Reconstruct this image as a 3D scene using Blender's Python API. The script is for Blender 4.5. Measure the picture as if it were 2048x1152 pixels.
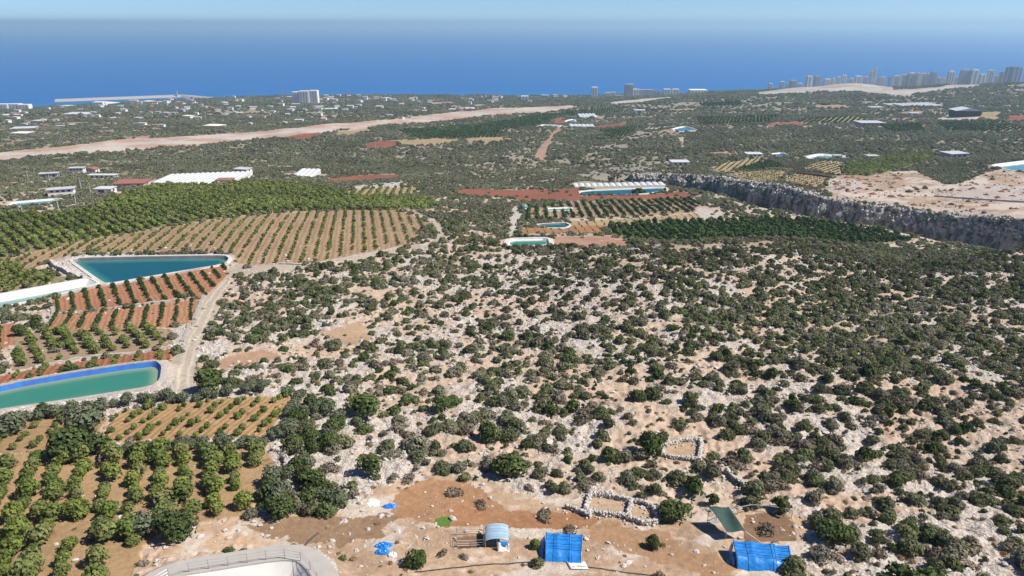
import bpy, math, random
import numpy as np
from mathutils import Vector, Matrix

# ------------------------------------------------------------------ camera, sky, sun, exposure
F = 1400.0                      # focal length in pixels of the 2048 px wide photograph
PITCH = math.radians(20.77)
ZC = 270.0                      # height above the sea
HAZE = 0.00009
scene = bpy.context.scene
for o in list(bpy.data.objects):
    bpy.data.objects.remove(o)
C = scene.collection
cam_d = bpy.data.cameras.new('camera')
cam = bpy.data.objects.new('camera', cam_d)
C.objects.link(cam)
cam.location = (0, 0, ZC)
cam.rotation_euler = (math.pi / 2 - PITCH, 0, 0)
cam_d.sensor_width = 36.0
cam_d.lens = 36.0 * F / 2048.0
cam_d.clip_start = 0.5
cam_d.clip_end = 200000.0
scene.camera = cam

SUN_AZ, SUN_EL = math.radians(97), math.radians(50)
world = bpy.data.worlds.new('World')
scene.world = world
world.use_nodes = True
nt = world.node_tree
sky = nt.nodes.new('ShaderNodeTexSky')
sky.sky_type = 'NISHITA'
sky.sun_disc = False
sky.sun_elevation = SUN_EL
sky.sun_rotation = SUN_AZ
sky.altitude = 300
sky.air_density = 0.7
sky.dust_density = 0.0
sky.ozone_density = 5.0
tint = nt.nodes.new('ShaderNodeMix')
tint.data_type = 'RGBA'
tint.blend_type = 'MULTIPLY'
tint.inputs[0].default_value = 1.0
tint.inputs[7].default_value = (0.66, 0.80, 1.0, 1)      # clear maritime air, the same over the whole sky
nt.links.new(sky.outputs[0], tint.inputs[6])
nt.links.new(tint.outputs[2], nt.nodes['Background'].inputs[0])
nt.nodes['Background'].inputs[1].default_value = 0.070

sd = bpy.data.lights.new('sun', 'SUN')
sd.energy = 4.6
sd.angle = math.radians(0.5)
sd.color = (1.0, 0.945, 0.86)
sun = bpy.data.objects.new('sun', sd)
C.objects.link(sun)
sdir = Vector((math.sin(SUN_AZ) * math.cos(SUN_EL), math.cos(SUN_AZ) * math.cos(SUN_EL), math.sin(SUN_EL)))
sun.rotation_euler = sdir.to_track_quat('Z', 'Y').to_euler()
sun.location = (0, 0, 600)

vs = scene.view_settings
vs.view_transform = 'Standard'
vs.look = 'None'
vs.exposure = 0.8
vs.gamma = 1.0
vs.use_curve_mapping = False
cy = scene.cycles
cy.use_denoising = True
cy.denoiser = 'OPENIMAGEDENOISE'
cy.max_bounces = 4
cy.diffuse_bounces = 2
cy.glossy_bounces = 2
cy.transmission_bounces = 2
cy.transparent_max_bounces = 4
cy.volume_bounces = 0
cy.use_adaptive_sampling = True
cy.adaptive_threshold = 0.02

rng = np.random.default_rng(7)
random.seed(7)

# ------------------------------------------------------------------ noise
def _hash(ix, iy, seed):
    h = (ix.astype(np.int64) * 374761393 + iy.astype(np.int64) * 668265263 + seed * 974711) & 0xffffffff
    h = ((h ^ (h >> 13)) * 1274126177) & 0xffffffff
    h = (h ^ (h >> 16)) & 0xffffffff
    return h.astype(np.float64) / 4294967295.0

def vnoise(x, y, seed=0):
    x = np.asarray(x, float); y = np.asarray(y, float)
    ix = np.floor(x); iy = np.floor(y)
    fx = x - ix; fy = y - iy
    fx = fx * fx * fx * (fx * (fx * 6 - 15) + 10); fy = fy * fy * fy * (fy * (fy * 6 - 15) + 10)
    a = _hash(ix, iy, seed); b = _hash(ix + 1, iy, seed); c = _hash(ix, iy + 1, seed); d = _hash(ix + 1, iy + 1, seed)
    return (a + (b - a) * fx) * (1 - fy) + (c + (d - c) * fx) * fy

def fbm(x, y, size, octv=4, seed=0, gain=0.5):
    x = np.asarray(x, float) / size; y = np.asarray(y, float) / size
    s = 0; amp = 1; tot = 0
    for k in range(octv):
        ca, sa = math.cos(0.6 * k + 0.3), math.sin(0.6 * k + 0.3)
        s = s + amp * vnoise(x * ca - y * sa + 17.3 * k, x * sa + y * ca - 9.1 * k, seed + 31 * k)
        tot += amp; amp *= gain; x = x * 2.03; y = y * 2.03
    return s / tot

def sstep(a, b, x):
    t = np.clip((np.asarray(x, float) - a) / (b - a), 0, 1)
    return t * t * (3 - 2 * t)

# ------------------------------------------------------------------ terrain heights: a thin-plate surface through surveyed points
SP, CP = math.sin(PITCH), math.cos(PITCH)
def ray(px, row):
    u = (np.asarray(px, float) - 1024) / F; v = (576 - np.asarray(row, float)) / F
    return u, CP + SP * v, -SP + CP * v
def slope_of(row):
    _, dy, dz = ray(0, row)
    return -dz / dy
ctrl = []
def col(px, pts):
    for row, Y in pts:
        u, dy, dz = ray(px, row)
        ctrl.append((u / dy, math.log(Y), -dz / dy * Y))
LEFT = [(1290, 52), (1152, 66), (900, 96), (770, 123), (620, 182), (520, 235), (470, 275), (430, 330), (380, 430), (345, 560), (300, 800), (260, 1080), (234, 1420), (225, 1780), (219.5, 2200)]
col(230, [(300, 810), (260, 1090), (232, 1440), (218, 1900), (211.5, 2350)])
col(0, LEFT); col(-500, LEFT[::2])
col(480, [(1290, 52), (1152, 66), (900, 96), (770, 123), (620, 182), (540, 224), (470, 275), (430, 325), (390, 415), (345, 570), (300, 820), (260, 1100), (230, 1470), (210, 1950), (198, 2500)])
col(1024, [(1290, 52), (1152, 66), (1000, 83), (800, 118), (640, 175), (520, 243), (490, 268), (450, 330), (410, 420), (385, 500), (350, 640), (300, 860), (260, 1130), (230, 1500), (205, 2150), (196, 2600)])
col(1330, [(1152, 66), (800, 118), (490, 262), (484, 300), (450, 360), (430, 395), (400, 470), (385, 520), (340, 660), (300, 840), (260, 1100), (230, 1430), (202, 1950), (194, 2350), (190.5, 2700)])
col(1640, [(1290, 52), (1152, 66), (800, 118), (640, 172), (540, 220), (491, 258), (484, 310), (447, 385), (395, 465), (345, 590), (300, 790), (260, 1030), (230, 1320), (200, 1750), (180, 2120)])
col(2048, [(1290, 52), (1152, 66), (1000, 84), (800, 118), (640, 170), (560, 205), (500, 245), (440, 372), (400, 450), (345, 570), (300, 740), (260, 960), (235, 1180), (210, 1500), (185, 1880), (165, 2200)])
col(2560, [(1152, 66), (800, 118), (560, 205), (500, 245), (435, 372), (345, 570), (260, 960), (210, 1500), (165, 2150)])
def fix(px, Y, h):
    u, dy, dz = ray(px, 470 if Y < 600 else 200)
    ctrl.append((u / dy, math.log(Y), h))
for px in (1640, 1800, 2048, 2560):
    fix(px, 2700, 235); fix(px, 3300, 268)
for px in (1850, 2048, 2300, 2560):
    fix(px, 285, 97); fix(px, 325, 105)
fix(1740, 285, 92)
for px in (-500, 0, 230, 480, 1024):
    fix(px, 3300, 275)
fix(-500, 2600, 266); fix(0, 2600, 266); fix(230, 2700, 266)
ctrl = np.array(ctrl)
SA, SL = 1.6, 1.0
def _tps_k(a, b):
    d2 = ((a[:, None, 0] - b[None, :, 0]) * SA) ** 2 + ((a[:, None, 1] - b[None, :, 1]) * SL) ** 2
    return 0.5 * d2 * np.log(d2 + 1e-12)
_n = len(ctrl)
_A = np.zeros((_n + 3, _n + 3))
_A[:_n, :_n] = _tps_k(ctrl, ctrl) + np.eye(_n) * 2e-4
_P = np.c_[np.ones(_n), ctrl[:, 0], ctrl[:, 1]]
_A[:_n, _n:] = _P; _A[_n:, :_n] = _P.T
_w = np.linalg.solve(_A, np.r_[ctrl[:, 2], 0, 0, 0])
GA = np.linspace(-1.5, 1.5, 241); GL = np.linspace(math.log(30), math.log(4200), 361)
_g = np.stack(np.meshgrid(GA, GL, indexing='ij'), -1).reshape(-1, 2)
_H = np.concatenate([_tps_k(q, ctrl) @ _w[:_n] + _w[_n] + q[:, 0] * _w[_n + 1] + q[:, 1] * _w[_n + 2] for q in np.array_split(_g, 20)]).reshape(241, 361)

def hbase(x, y):
    y = np.maximum(np.asarray(y, float), 30.5); x = np.asarray(x, float)
    i = np.clip((x / y - GA[0]) / (GA[1] - GA[0]), 0, 239.999); j = np.clip((np.log(y) - GL[0]) / (GL[1] - GL[0]), 0, 359.999)
    i0 = i.astype(int); j0 = j.astype(int); fi = i - i0; fj = j - j0
    return (_H[i0, j0] * (1 - fi) + _H[i0 + 1, j0] * fi) * (1 - fj) + (_H[i0, j0 + 1] * (1 - fi) + _H[i0 + 1, j0 + 1] * fi) * fj

COAST = [(-900, 226), (-300, 224), (60, 220), (110, 213), (250, 207), (400, 199), (560, 195), (900, 192), (1180, 192), (1400, 188), (1520, 184), (1700, 180), (2600, 176)]
_ca = np.array([ray(p, r)[0] / ray(p, r)[1] for p, r in COAST]); _cY = np.array([(ZC - 1.0) / slope_of(r) for p, r in COAST])
def coastY(x, y):
    a = np.asarray(x, float) / np.maximum(y, 1)
    return np.interp(a, _ca, _cY) + (fbm(np.asarray(x, float), np.zeros_like(a), 180, 4, 5) - 0.5) * 90

def _spot(px, row, Y):
    u, dy, dz = ray(px, row)
    return float(u / dy * Y), Y
HILLS = [(*_spot(1712, 165, 2260), 17, 105, 80), (*_spot(1600, 175, 2240), 7, 90, 80), (*_spot(1900, 170, 2300), 8, 120, 80)]
def T0(x, y):
    """smooth ground height"""
    x = np.asarray(x, float); y = np.asarray(y, float)
    z = ZC - hbase(x, y)
    far = sstep(420, 900, y)
    z = z + far * (fbm(x, y, 260, 3, 11) - 0.5) * np.clip(y * 0.008, 0, 13)
    for bx, by, h_, sx, sy in HILLS:
        z = z + h_ * np.exp(-((x - bx) / sx) ** 2 - ((y - by) / sy) ** 2)
    s = coastY(x, y) - y
    return np.minimum(z, np.where(s > 0, 2.0 + s * 0.16, s * 0.1 + 2.0))

def at(px, row, fn=None):
    """where the line of sight through a pixel of the photograph meets the ground"""
    fn = fn or T0
    px, row = np.atleast_1d(np.asarray(px, float)), np.atleast_1d(np.asarray(row, float))
    u, dy, dz = ray(px, row)
    Ys = np.exp(np.linspace(math.log(45), math.log(4000), 500))
    X = (u / dy)[:, None] * Ys; Z = ZC + (dz / dy)[:, None] * Ys
    below = Z < fn(X, np.broadcast_to(Ys, X.shape))
    k = np.where(below.any(1), below.argmax(1), 499)
    lo, hi = Ys[np.maximum(k - 1, 0)], Ys[k]
    for _ in range(14):
        m = (lo + hi) / 2
        b = ZC + dz / dy * m < fn(u / dy * m, m)
        hi = np.where(b, m, hi); lo = np.where(b, lo, m)
    y = (lo + hi) / 2
    return np.c_[u / dy * y, y, fn(u / dy * y, y)]
def P(pts):
    a = np.array(pts, float)
    return at(a[:, 0], a[:, 1])[:, :2]
def depth_of(y, z):
    return y * CP + (ZC - z) * SP
def mpp(y, z):                  # metres per photograph pixel
    return depth_of(y, z) / F
def project(x, y, z):
    d = depth_of(y, z)
    return 1024 + F * np.asarray(x) / d, 576 - F * (np.asarray(y) * SP - (ZC - np.asarray(z)) * CP) / d

# ------------------------------------------------------------------ polygon tools
def inside(poly, x, y):
    x = np.asarray(x, float); y = np.asarray(y, float)
    r = np.zeros(x.shape, bool)
    m = (x > poly[:, 0].min()) & (x < poly[:, 0].max()) & (y > poly[:, 1].min()) & (y < poly[:, 1].max())
    if not m.any():
        return r
    xx, yy = x[m], y[m]; c = np.zeros(xx.shape, bool)
    for (x0, y0), (x1, y1) in zip(poly, np.roll(poly, -1, 0)):
        if y0 == y1:
            continue
        c ^= ((y0 > yy) != (y1 > yy)) & (xx < (x1 - x0) * (yy - y0) / (y1 - y0) + x0)
    r[m] = c
    return r
def segdist(poly, x, y, closed=True):
    best = np.full(np.shape(x), 1e9)
    q = np.roll(poly, -1, 0) if closed else poly[1:]
    for (x0, y0), (x1, y1) in zip(poly, q):
        dx, dy = x1 - x0, y1 - y0
        t = np.clip(((x - x0) * dx + (y - y0) * dy) / (dx * dx + dy * dy + 1e-9), 0, 1)
        best = np.minimum(best, np.hypot(x - x0 - t * dx, y - y0 - t * dy))
    return best
def ccw(p):
    a = 0.5 * np.sum(p[:, 0] * np.roll(p[:, 1], -1) - np.roll(p[:, 0], -1) * p[:, 1])
    return p if a > 0 else p[::-1]
def smooth_poly(p, n=2):
    for _ in range(n):
        q = np.roll(p, -1, 0)
        c = 0.13 if n == 1 else 0.2
        p = np.stack([(1 - c) * p + c * q, c * p + (1 - c) * q], 1).reshape(-1, 2)
    return p
def resample(p, step, closed=True):
    q = np.vstack([p, p[:1]]) if closed else p
    L = np.r_[0, np.cumsum(np.hypot(*np.diff(q, axis=0).T))]
    n = max(int(L[-1] / step), 6)
    s = np.linspace(0, L[-1], n, endpoint=not closed)
    return np.c_[np.interp(s, L, q[:, 0]), np.interp(s, L, q[:, 1])]
def offset(p, d):               # ccw polygon, d > 0 inwards
    t = np.roll(p, -1, 0) - np.roll(p, 1, 0)
    t = t / (np.hypot(t[:, 0], t[:, 1])[:, None] + 1e-9)
    return p + np.c_[-t[:, 1], t[:, 0]] * d

# ------------------------------------------------------------------ ponds (their banks shape the ground) and the gorge
PONDS = []
def pond(px, name, label, level_add, wd, slope, depth, rimw, liner, water, rim, blend, embank=None, smooth=2):
    g_ = P(px); cg = g_.mean(0)
    z = float(T0(cg[:1], cg[1:])[0] + level_add)
    a_ = np.array(px, float); u_, dy_, dz_ = ray(a_[:, 0], a_[:, 1])     # the outline lies level, as water does
    Y_ = (z - ZC) / (dz_ / dy_)
    w = ccw(np.c_[u_ / dy_ * Y_, Y_])
    c = w.mean(0)
    size = math.sqrt(abs(0.5 * np.sum(w[:, 0] * np.roll(w[:, 1], -1) - np.roll(w[:, 0], -1) * w[:, 1])))
    w = smooth_poly(w, smooth)
    w = resample(w, max(size / 28, 0.6))
    PONDS.append(dict(poly=w, z=z, name=name, label=label, wd=wd, slope=slope, depth=depth, rimw=rimw, liner=liner, water=water, rim=rim, blend=blend, embank=embank, size=size))
pond([(-150, 800), (0, 771), (40, 762), (150, 743), (250, 728), (312, 721), (323, 732), (320, 757), (304, 772), (150, 796), (0, 818), (-160, 846)],
     'reservoir', 'long reservoir lined with bright blue sheeting and holding green water', 0.6, 1.05, 1.5, 3.2, 0.7, 'blue_liner', 'water_green', 'pale_stone', 3.5, smooth=1)
pond([(142, 519), (160, 515), (300, 512), (448, 510), (458, 516), (450, 527), (330, 547), (213, 567), (200, 560)],
     'reservoir', 'triangular reservoir with deep teal water and dark liner above the red orchard', 0.8, 1.1, 1.5, 3.0, 1.1, 'dark_liner', 'water_deep', 'white_concrete', 6.0, smooth=1)
pond([(-160, 615), (0, 588), (120, 566), (176, 556), (196, 566), (150, 580), (60, 600), (-160, 652)],
     'reservoir', 'narrow reservoir lined with white plastic beside the triangular one', 0.6, 1.9, 1.0, 3.0, 0.8, 'white_liner', 'water_pale', 'white_concrete', 3.5, smooth=1)
pond([(1018, 478), (1095, 476), (1100, 489), (1016, 491)], 'reservoir', 'small square pool of green water with broad white rim beside the dirt road', 0.6, 0.8, 1.6, 3.0, 1.8, 'white_liner', 'water_green', 'white_concrete', 5, smooth=1)
pond([(1074, 448), (1130, 445), (1140, 450), (1130, 455), (1070, 455)], 'reservoir', 'small oval pond of dark teal water behind the red sapling field', 0.6, 0.6, 1.6, 3, 0.8, 'dark_liner', 'water_deep', 'white_concrete', 6, smooth=1)
pond([(1092, 416), (1142, 414), (1142, 420), (1090, 421)], 'reservoir', 'thin strip of pale green pond among orchard trees near the domed tank', 1, 0.6, 1.4, 3, 1.0, 'white_liner', 'water_green', 'white_concrete', 6, smooth=1)
pond([(1160, 381), (1330, 374), (1332, 380), (1290, 387), (1165, 391)], 'reservoir', 'long teal reservoir in front of the scalloped white greenhouse', 1.2, 0.5, 1.6, 4, 1.5, 'white_liner', 'water_deep', 'white_concrete', 10, smooth=1)
pond([(22, 404), (118, 396), (122, 401), (60, 412), (18, 412)], 'reservoir', 'pale teal pond beside the white farm building', 1, 0.7, 1.4, 3, 1.2, 'white_liner', 'water_pale', 'white_concrete', 8, smooth=1)
pond([(1346, 257), (1370, 252), (1396, 260), (1352, 263)], 'reservoir', 'small blue pond on the distant rise with white banks', 2, 0.9, 1.2, 5, 2.5, 'white_liner', 'water_blue', 'white_concrete', 20, smooth=1)
pond([(1134, 240), (1148, 238), (1150, 244), (1132, 245)], 'reservoir', 'tiny blue pool beside the distant farm road', 2, 0.9, 1.2, 5, 2.5, 'white_liner', 'water_blue', 'white_concrete', 16, smooth=1)
pond([(1544, 307), (1562, 305), (1580, 310), (1560, 314)], 'reservoir', 'small teal pond above the right-hand terraced orchards', 1.5, 0.8, 1.2, 4, 2, 'white_liner', 'water_deep', 'white_concrete', 12, smooth=1)
pond([(1614, 313), (1640, 307), (1698, 312), (1690, 316), (1620, 317)], 'reservoir', 'half empty pale reservoir with white liner above the tan orchards', 1.5, 1.2, 0.8, 4, 2, 'white_liner', 'water_pale', 'white_concrete', 12, smooth=1)
pond([(1980, 330), (2070, 319), (2160, 322), (2160, 346), (2030, 342)], 'reservoir', 'large pale lined reservoir at the right edge beyond the bare field', 2.5, 1.5, 0.5, 4, 1.8, 'white_liner', 'water_pale', 'white_concrete', 12, smooth=1)
pond([(1085, 249), (1120, 250), (1118, 253), (1075, 253)], 'reservoir', 'thin pale green pool beside the distant farm road', 2, 0.9, 1.2, 5, 2.5, 'white_liner', 'water_green', 'white_concrete', 16, smooth=1)
pond([(270, 1215), (330, 1156), (480, 1132), (560, 1120), (596, 1122), (622, 1150), (660, 1230), (600, 1300), (400, 1310)],
     'reservoir', 'empty reservoir with white liner and fenced grey rim at the bottom edge', 0.9, 9.0, 1.2, 2.6, 2.7, 'warm_liner', None, 'grey_concrete', 2.5, smooth=2)

CLIFF_PX = [(2250, 452), (2048, 445), (1960, 440), (1850, 426), (1770, 416), (1700, 408), (1640, 396), (1560, 374), (1500, 365), (1430, 355), (1340, 350), (1260, 350)]
CLIFF_D = [24, 24, 23, 22, 21, 20, 19, 17, 14, 12, 9, 5]
_cl = P(CLIFF_PX)
_L = np.r_[0, np.cumsum(np.hypot(*np.diff(_cl, axis=0).T))]
_s = np.arange(0, _L[-1], 1.1)
CL = np.c_[np.interp(_s, _L, _cl[:, 0]), np.interp(_s, _L, _cl[:, 1])]
for _ in range(8):
    CL[1:-1] = 0.25 * CL[:-2] + 0.5 * CL[1:-1] + 0.25 * CL[2:]
CD = np.interp(_s, _L, CLIFF_D)
_t = np.gradient(CL, axis=0); _t /= np.hypot(_t[:, 0], _t[:, 1])[:, None]
CN = np.c_[-_t[:, 1], _t[:, 0]]
CN *= np.sign(-(CN * CL).sum(1))[:, None]            # towards the camera
wob = (fbm(_s, _s * 0, 26, 3, 77) - 0.5) * 13
CL = CL + CN * wob[:, None]
CS = _s

def gorge(x, y):
    """signed distance in front of the cliff line, and the depth of the gorge there"""
    sd_ = np.full(np.shape(x), -999.0); dd = np.zeros(np.shape(x))
    m = (y > 230) & (y < 900) & (np.asarray(x) > CL[:, 0].min() - 90) & (np.asarray(x) < CL[:, 0].max() + 90)
    if m.any():
        xx, yy = np.asarray(x)[m], np.asarray(y)[m]
        q = CL[::4]; n = CN[::4]; d = CD[::4]
        best = np.full(xx.shape, 1e18); bs = np.zeros(xx.shape); bd = np.zeros(xx.shape)
        for k in range(len(q)):
            ex, ey = xx - q[k, 0], yy - q[k, 1]
            r = ex * ex + ey * ey
            u = r < best
            best = np.where(u, r, best); bs = np.where(u, np.sign(ex * n[k, 0] + ey * n[k, 1]) * np.sqrt(r), bs); bd = np.where(u, d[k], bd)
        sd_[m] = bs; dd[m] = bd
    return sd_, dd

_fields_relief = []            # (polygon, direction, spacing, height) furrows
def T(x, y):
    """the finished ground: slopes, gorge, pond banks, rocks and furrows"""
    x = np.asarray(x, float); y = np.asarray(y, float)
    z = T0(x, y)
    s, d = gorge(x, y)
    z = z - d * sstep(-2.8, 0.6, s) * (1 - sstep(20, 58, s))
    near = 1 - sstep(230, 330, y)
    flat = np.ones(x.shape)
    for p in PONDS:
        m = (np.abs(x - p['poly'][:, 0].mean()) < np.ptp(p['poly'][:, 0]) / 2 + p['blend'] * 2 + 6) & (np.abs(y - p['poly'][:, 1].mean()) < np.ptp(p['poly'][:, 1]) / 2 + p['blend'] * 2 + 6)
        if not m.any():
            continue
        xx, yy = x[m], y[m]
        ds = segdist(p['poly'], xx, yy); ins = inside(p['poly'], xx, yy)
        e = np.clip(ds - p['rimw'], 0, None) / p['blend']
        zo = p['z'] - 0.3 + (z[m] - p['z'] + 0.3) * sstep(0, 1, e)
        zi = p['z'] - 0.5 - np.minimum(p['depth'] + 0.6, ds * p['slope'] * 1.15)
        z[m] = np.where(ins, zi, zo)
        flat[m] *= np.where(ins, 0, sstep(0, 1.0, e))
    rocky = rockiness(x, y)
    z = z + near * flat * rocky * ((np.abs(fbm(x, y, 2.6, 3, 21) - 0.5) * -2.6 + 0.3) * rocky + (fbm(x, y, 1.1, 2, 23) - 0.5) * 0.7 * rocky + (fbm(x, y, 14, 2, 22) - 0.5) * 1.6)
    return z

# ------------------------------------------------------------------ land use: fields, roads, groves (surveyed outlines)
TAN = (0.251, 0.171, 0.103); SOIL = (0.251, 0.179, 0.118); RED = (0.275, 0.135, 0.075); DRED = (0.190, 0.076, 0.046); PINK = (0.281, 0.179, 0.129)
WHITE = (0.357, 0.327, 0.289); ROAD = (0.334, 0.281, 0.220); BROWN = (0.171, 0.103, 0.061); GREY = (0.213, 0.190, 0.160); OLIVE = (0.19, 0.16, 0.085); STRAW = (0.274, 0.205, 0.114)
LU = []
def land(px, colour, rock=0.0, scrub=0.0, jit=1.0, trees=None, furrow=None, name=None):
    LU.append(dict(poly=P(px), c=np.array(colour), rock=rock, scrub=scrub, jit=jit, trees=trees, furrow=furrow, name=name))
    return LU[-1]
def rows(p0, p1, rs, ts, size, kind, fill=1.0, group=None, label=None, cap=0):
    w = P([p0, p1]); d = w[1] - w[0]; d = d / np.hypot(*d)
    return dict(d=d, rs=rs, ts=ts, size=size, kind=kind, fill=fill, group=group, label=label, cap=cap)

# far: the coast and the construction strip of the new road
land([(-200, 320), (0, 305), (130, 292), (250, 278), (350, 274), (512, 264), (650, 248), (780, 239), (900, 225), (1000, 216), (1150, 210), (1152, 216), (1020, 229), (880, 243), (760, 251), (700, 262), (560, 276), (512, 280), (250, 302), (160, 308), (90, 312), (0, 323), (-200, 341)], (0.34, 0.225, 0.165), 0.3, 0, 1.5, name='road_strip')
land([(-200, 324), (0, 311), (200, 291), (400, 276), (560, 264), (700, 252), (860, 234), (1000, 221), (1148, 211), (1148, 212.6), (1000, 223), (860, 237), (700, 255), (560, 267), (400, 279), (200, 295), (0, 315), (-200, 330)], WHITE, 0, 0, 3.0)
land([(1200, 207), (1250, 201), (1340, 194), (1345, 197), (1290, 204), (1230, 210)], WHITE, 0, 0, 0.5)
land([(1505, 185), (1560, 179), (1640, 171), (1690, 164), (1740, 161), (1770, 170), (1790, 180), (1820, 178), (1900, 170), (1970, 166), (1960, 173), (1870, 181), (1820, 190), (1806, 194), (1780, 190), (1720, 183), (1660, 183), (1580, 188), (1520, 191)], WHITE, 0, 0, 0.5, name='quarry')
for q in ([(900, 191), (960, 189), (930, 193)], [(20, 226), (60, 224), (60, 228), (0, 232)], [(0, 290), (60, 278), (64, 282), (0, 296)], [(850, 206), (905, 203), (910, 207), (860, 210)], [(280, 250), (335, 247), (335, 250), (282, 253)], [(225, 275), (300, 272), (330, 274), (240, 278)], [(590, 193), (640, 196), (700, 198), (640, 200)],
          [(1620, 209), (1690, 212), (1695, 217), (1640, 216)], [(1350, 218), (1392, 217), (1390, 221), (1350, 222)], [(1800, 225), (1850, 222), (1850, 227), (1805, 228)], [(100, 247), (160, 244), (160, 248), (100, 250)], [(1410, 305), (1456, 303), (1458, 308), (1415, 310)], [(1455, 232), (1486, 230), (1480, 240), (1450, 246)]):
    land(q, PINK, 0, 0, 1)
land([(1395, 207), (1480, 203), (1488, 212), (1400, 214)], OLIVE, 0, 0, 1, rows((1440, 214), (1420, 204), 9, 6, 2.6, 'citrus'))
for q in ([(560, 276), (632, 265), (652, 269), (615, 280)], [(715, 292), (755, 282), (795, 281), (795, 292), (760, 299)], [(1105, 248), (1115, 235), (1132, 237), (1125, 249)], [(1190, 252), (1255, 245), (1255, 251), (1195, 258)], [(1536, 247), (1610, 243), (1612, 250), (1536, 252)], [(2015, 231), (2080, 231), (2080, 243), (2012, 243)], [(1575, 242), (1640, 242), (1610, 250)]):
    land(q, DRED, 0, 0, 1)
for q in ([(680, 262), (740, 256), (745, 262), (700, 271), (660, 272)], [(795, 281), (915, 277), (915, 285), (830, 292), (800, 290)], [(930, 276), (1010, 274), (1000, 284), (930, 284)], [(1955, 237), (1965, 224), (2002, 224), (1995, 242)], [(1600, 253), (1625, 252), (1625, 256), (1605, 257)]):
    land(q, STRAW, 0, 0, 1)
land([(440, 333), (600, 332), (600, 336), (440, 335)], PINK, 0, 0, 0.5)
# farm tracks of the middle distance
land([(1068, 312), (1075, 299), (1100, 270), (1118, 250), (1130, 250), (1108, 275), (1094, 300), (1090, 319), (1078, 320)], PINK, 0, 0, 0.6, name='track')
land([(1235, 300), (1260, 275), (1290, 256), (1302, 257), (1265, 285), (1248, 303)], GREY, 0.5, 0.25, 1.5)
land([(1300, 256), (1350, 253), (1350, 256), (1300, 260)], WHITE, 0, 0, 0.5)
land([(1160, 350), (1200, 340), (1250, 331), (1310, 318), (1322, 324), (1290, 340), (1200, 352)], GREY, 0.5, 0.35, 2)
land([(1350, 276), (1372, 274), (1368, 296), (1360, 297), (1362, 282)], ROAD, 0, 0, 0.6)
land([(1325, 262), (1400, 262), (1402, 266), (1330, 268)], PINK, 0, 0.1, 0.8)
for q in ([(1100, 276), (1150, 274), (1150, 277), (1100, 279)], [(1096, 284), (1140, 283), (1140, 285), (1096, 287)]):
    land(q, GREY, 0.3, 0.2, 0.8)
land([(1868, 238), (1900, 228), (1960, 232), (1955, 240), (1880, 242)], WHITE, 0, 0, 0.5)
land([(1870, 245), (2005, 243), (2060, 262), (1960, 266), (1890, 262)], PINK, 0.05, 0, 1, rows((1900, 260), (1950, 246), 7, 5.5, 2.0, 'citrus'))
land([(1590, 240), (1700, 232), (1745, 238), (1700, 246), (1600, 246)], OLIVE, 0.05, 0, 1, rows((1640, 246), (1660, 234), 8, 6, 2.2, 'citrus'))
land([(1760, 250), (1840, 248), (1850, 262), (1790, 266), (1770, 260)], OLIVE, 0.05, 0, 1, rows((1790, 264), (1840, 252), 6, 5, 2.0, 'citrus'))
land([(960, 250), (1090, 230), (1150, 222), (1250, 218), (1240, 228), (1120, 234), (1080, 252), (980, 262)], OLIVE, 0, 0.2, 2, rows((1020, 258), (1060, 236), 5.5, 4.5, 2.4, 'citrus'))
land([(800, 262), (960, 250), (1010, 258), (1000, 274), (900, 278), (820, 276)], OLIVE, 0, 0.3, 2, rows((900, 276), (930, 254), 5.5, 4.5, 2.4, 'citrus'))
land([(1200, 262), (1290, 252), (1270, 262), (1245, 276), (1215, 276)], OLIVE, 0, 0.2, 2, rows((1230, 275), (1250, 255), 5.5, 4.2, 2.2, 'citrus'))
land([(1390, 236), (1560, 232), (1540, 246), (1400, 250)], OLIVE, 0, 0.3, 2, rows((1440, 250), (1450, 234), 6, 5, 2.4, 'citrus'))
# left middle distance
land([(655, 357), (735, 349), (800, 349), (798, 357), (745, 360), (660, 366)], DRED, 0, 0, 0.7)
land([(695, 376), (740, 367), (800, 364), (816, 374), (740, 379)], WHITE, 0.8, 0.08, 1.5)
land([(665, 386), (740, 377), (840, 374), (825, 390), (700, 396)], STRAW, 0.05, 0, 0.8, rows((740, 394), (755, 376), 5.0, 3.8, 1.35, 'lemon', label='bushy sapling in the small straw-coloured orchard in the middle distance', group='saplings of the small straw-coloured orchard'))
land([(-200, 470), (0, 432), (160, 427), (245, 392), (300, 372), (480, 360), (640, 374), (700, 392), (860, 398), (880, 408), (855, 420), (560, 424), (340, 452), (170, 481), (0, 520), (-250, 570)], OLIVE, 0.05, 0.02, 1.0, rows((300, 445), (180, 400), 4.2, 3.2, 1.85, 'lemon', 0.97, label='dense citrus tree'), name='grove')
land([(-200, 545), (0, 530), (110, 545), (140, 556), (100, 572), (0, 588), (-200, 620)], OLIVE, 0.05, 0.05, 0.8, rows((40, 585), (90, 548), 4.0, 3.0, 1.7, 'lemon', 0.95))
land([(150, 335), (330, 340), (470, 352), (330, 352), (180, 352)], OLIVE, 0, 0.35, 1)
land([(8, 520), (170, 481), (340, 453), (560, 426), (720, 420), (800, 421), (836, 434), (862, 448), (842, 462), (820, 490), (720, 512), (620, 530), (480, 537), (466, 512), (440, 504), (150, 508), (105, 524), (45, 545)], TAN, 0.03, 0, 0.5,
     rows((594, 460), (570, 520), 4.4, 3.4, 0.95, 'lemon', 0.78, label='small young fruit tree in the rows of the sandy hillside field', group='young trees in the sandy field', cap=300), furrow=2.2, name='field')
land([(790, 508), (850, 490), (880, 470), (860, 445), (838, 432), (800, 418), (812, 415), (850, 430), (885, 450), (895, 478), (860, 492)], ROAD, 0.25, 0.05, 0.8)
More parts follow.
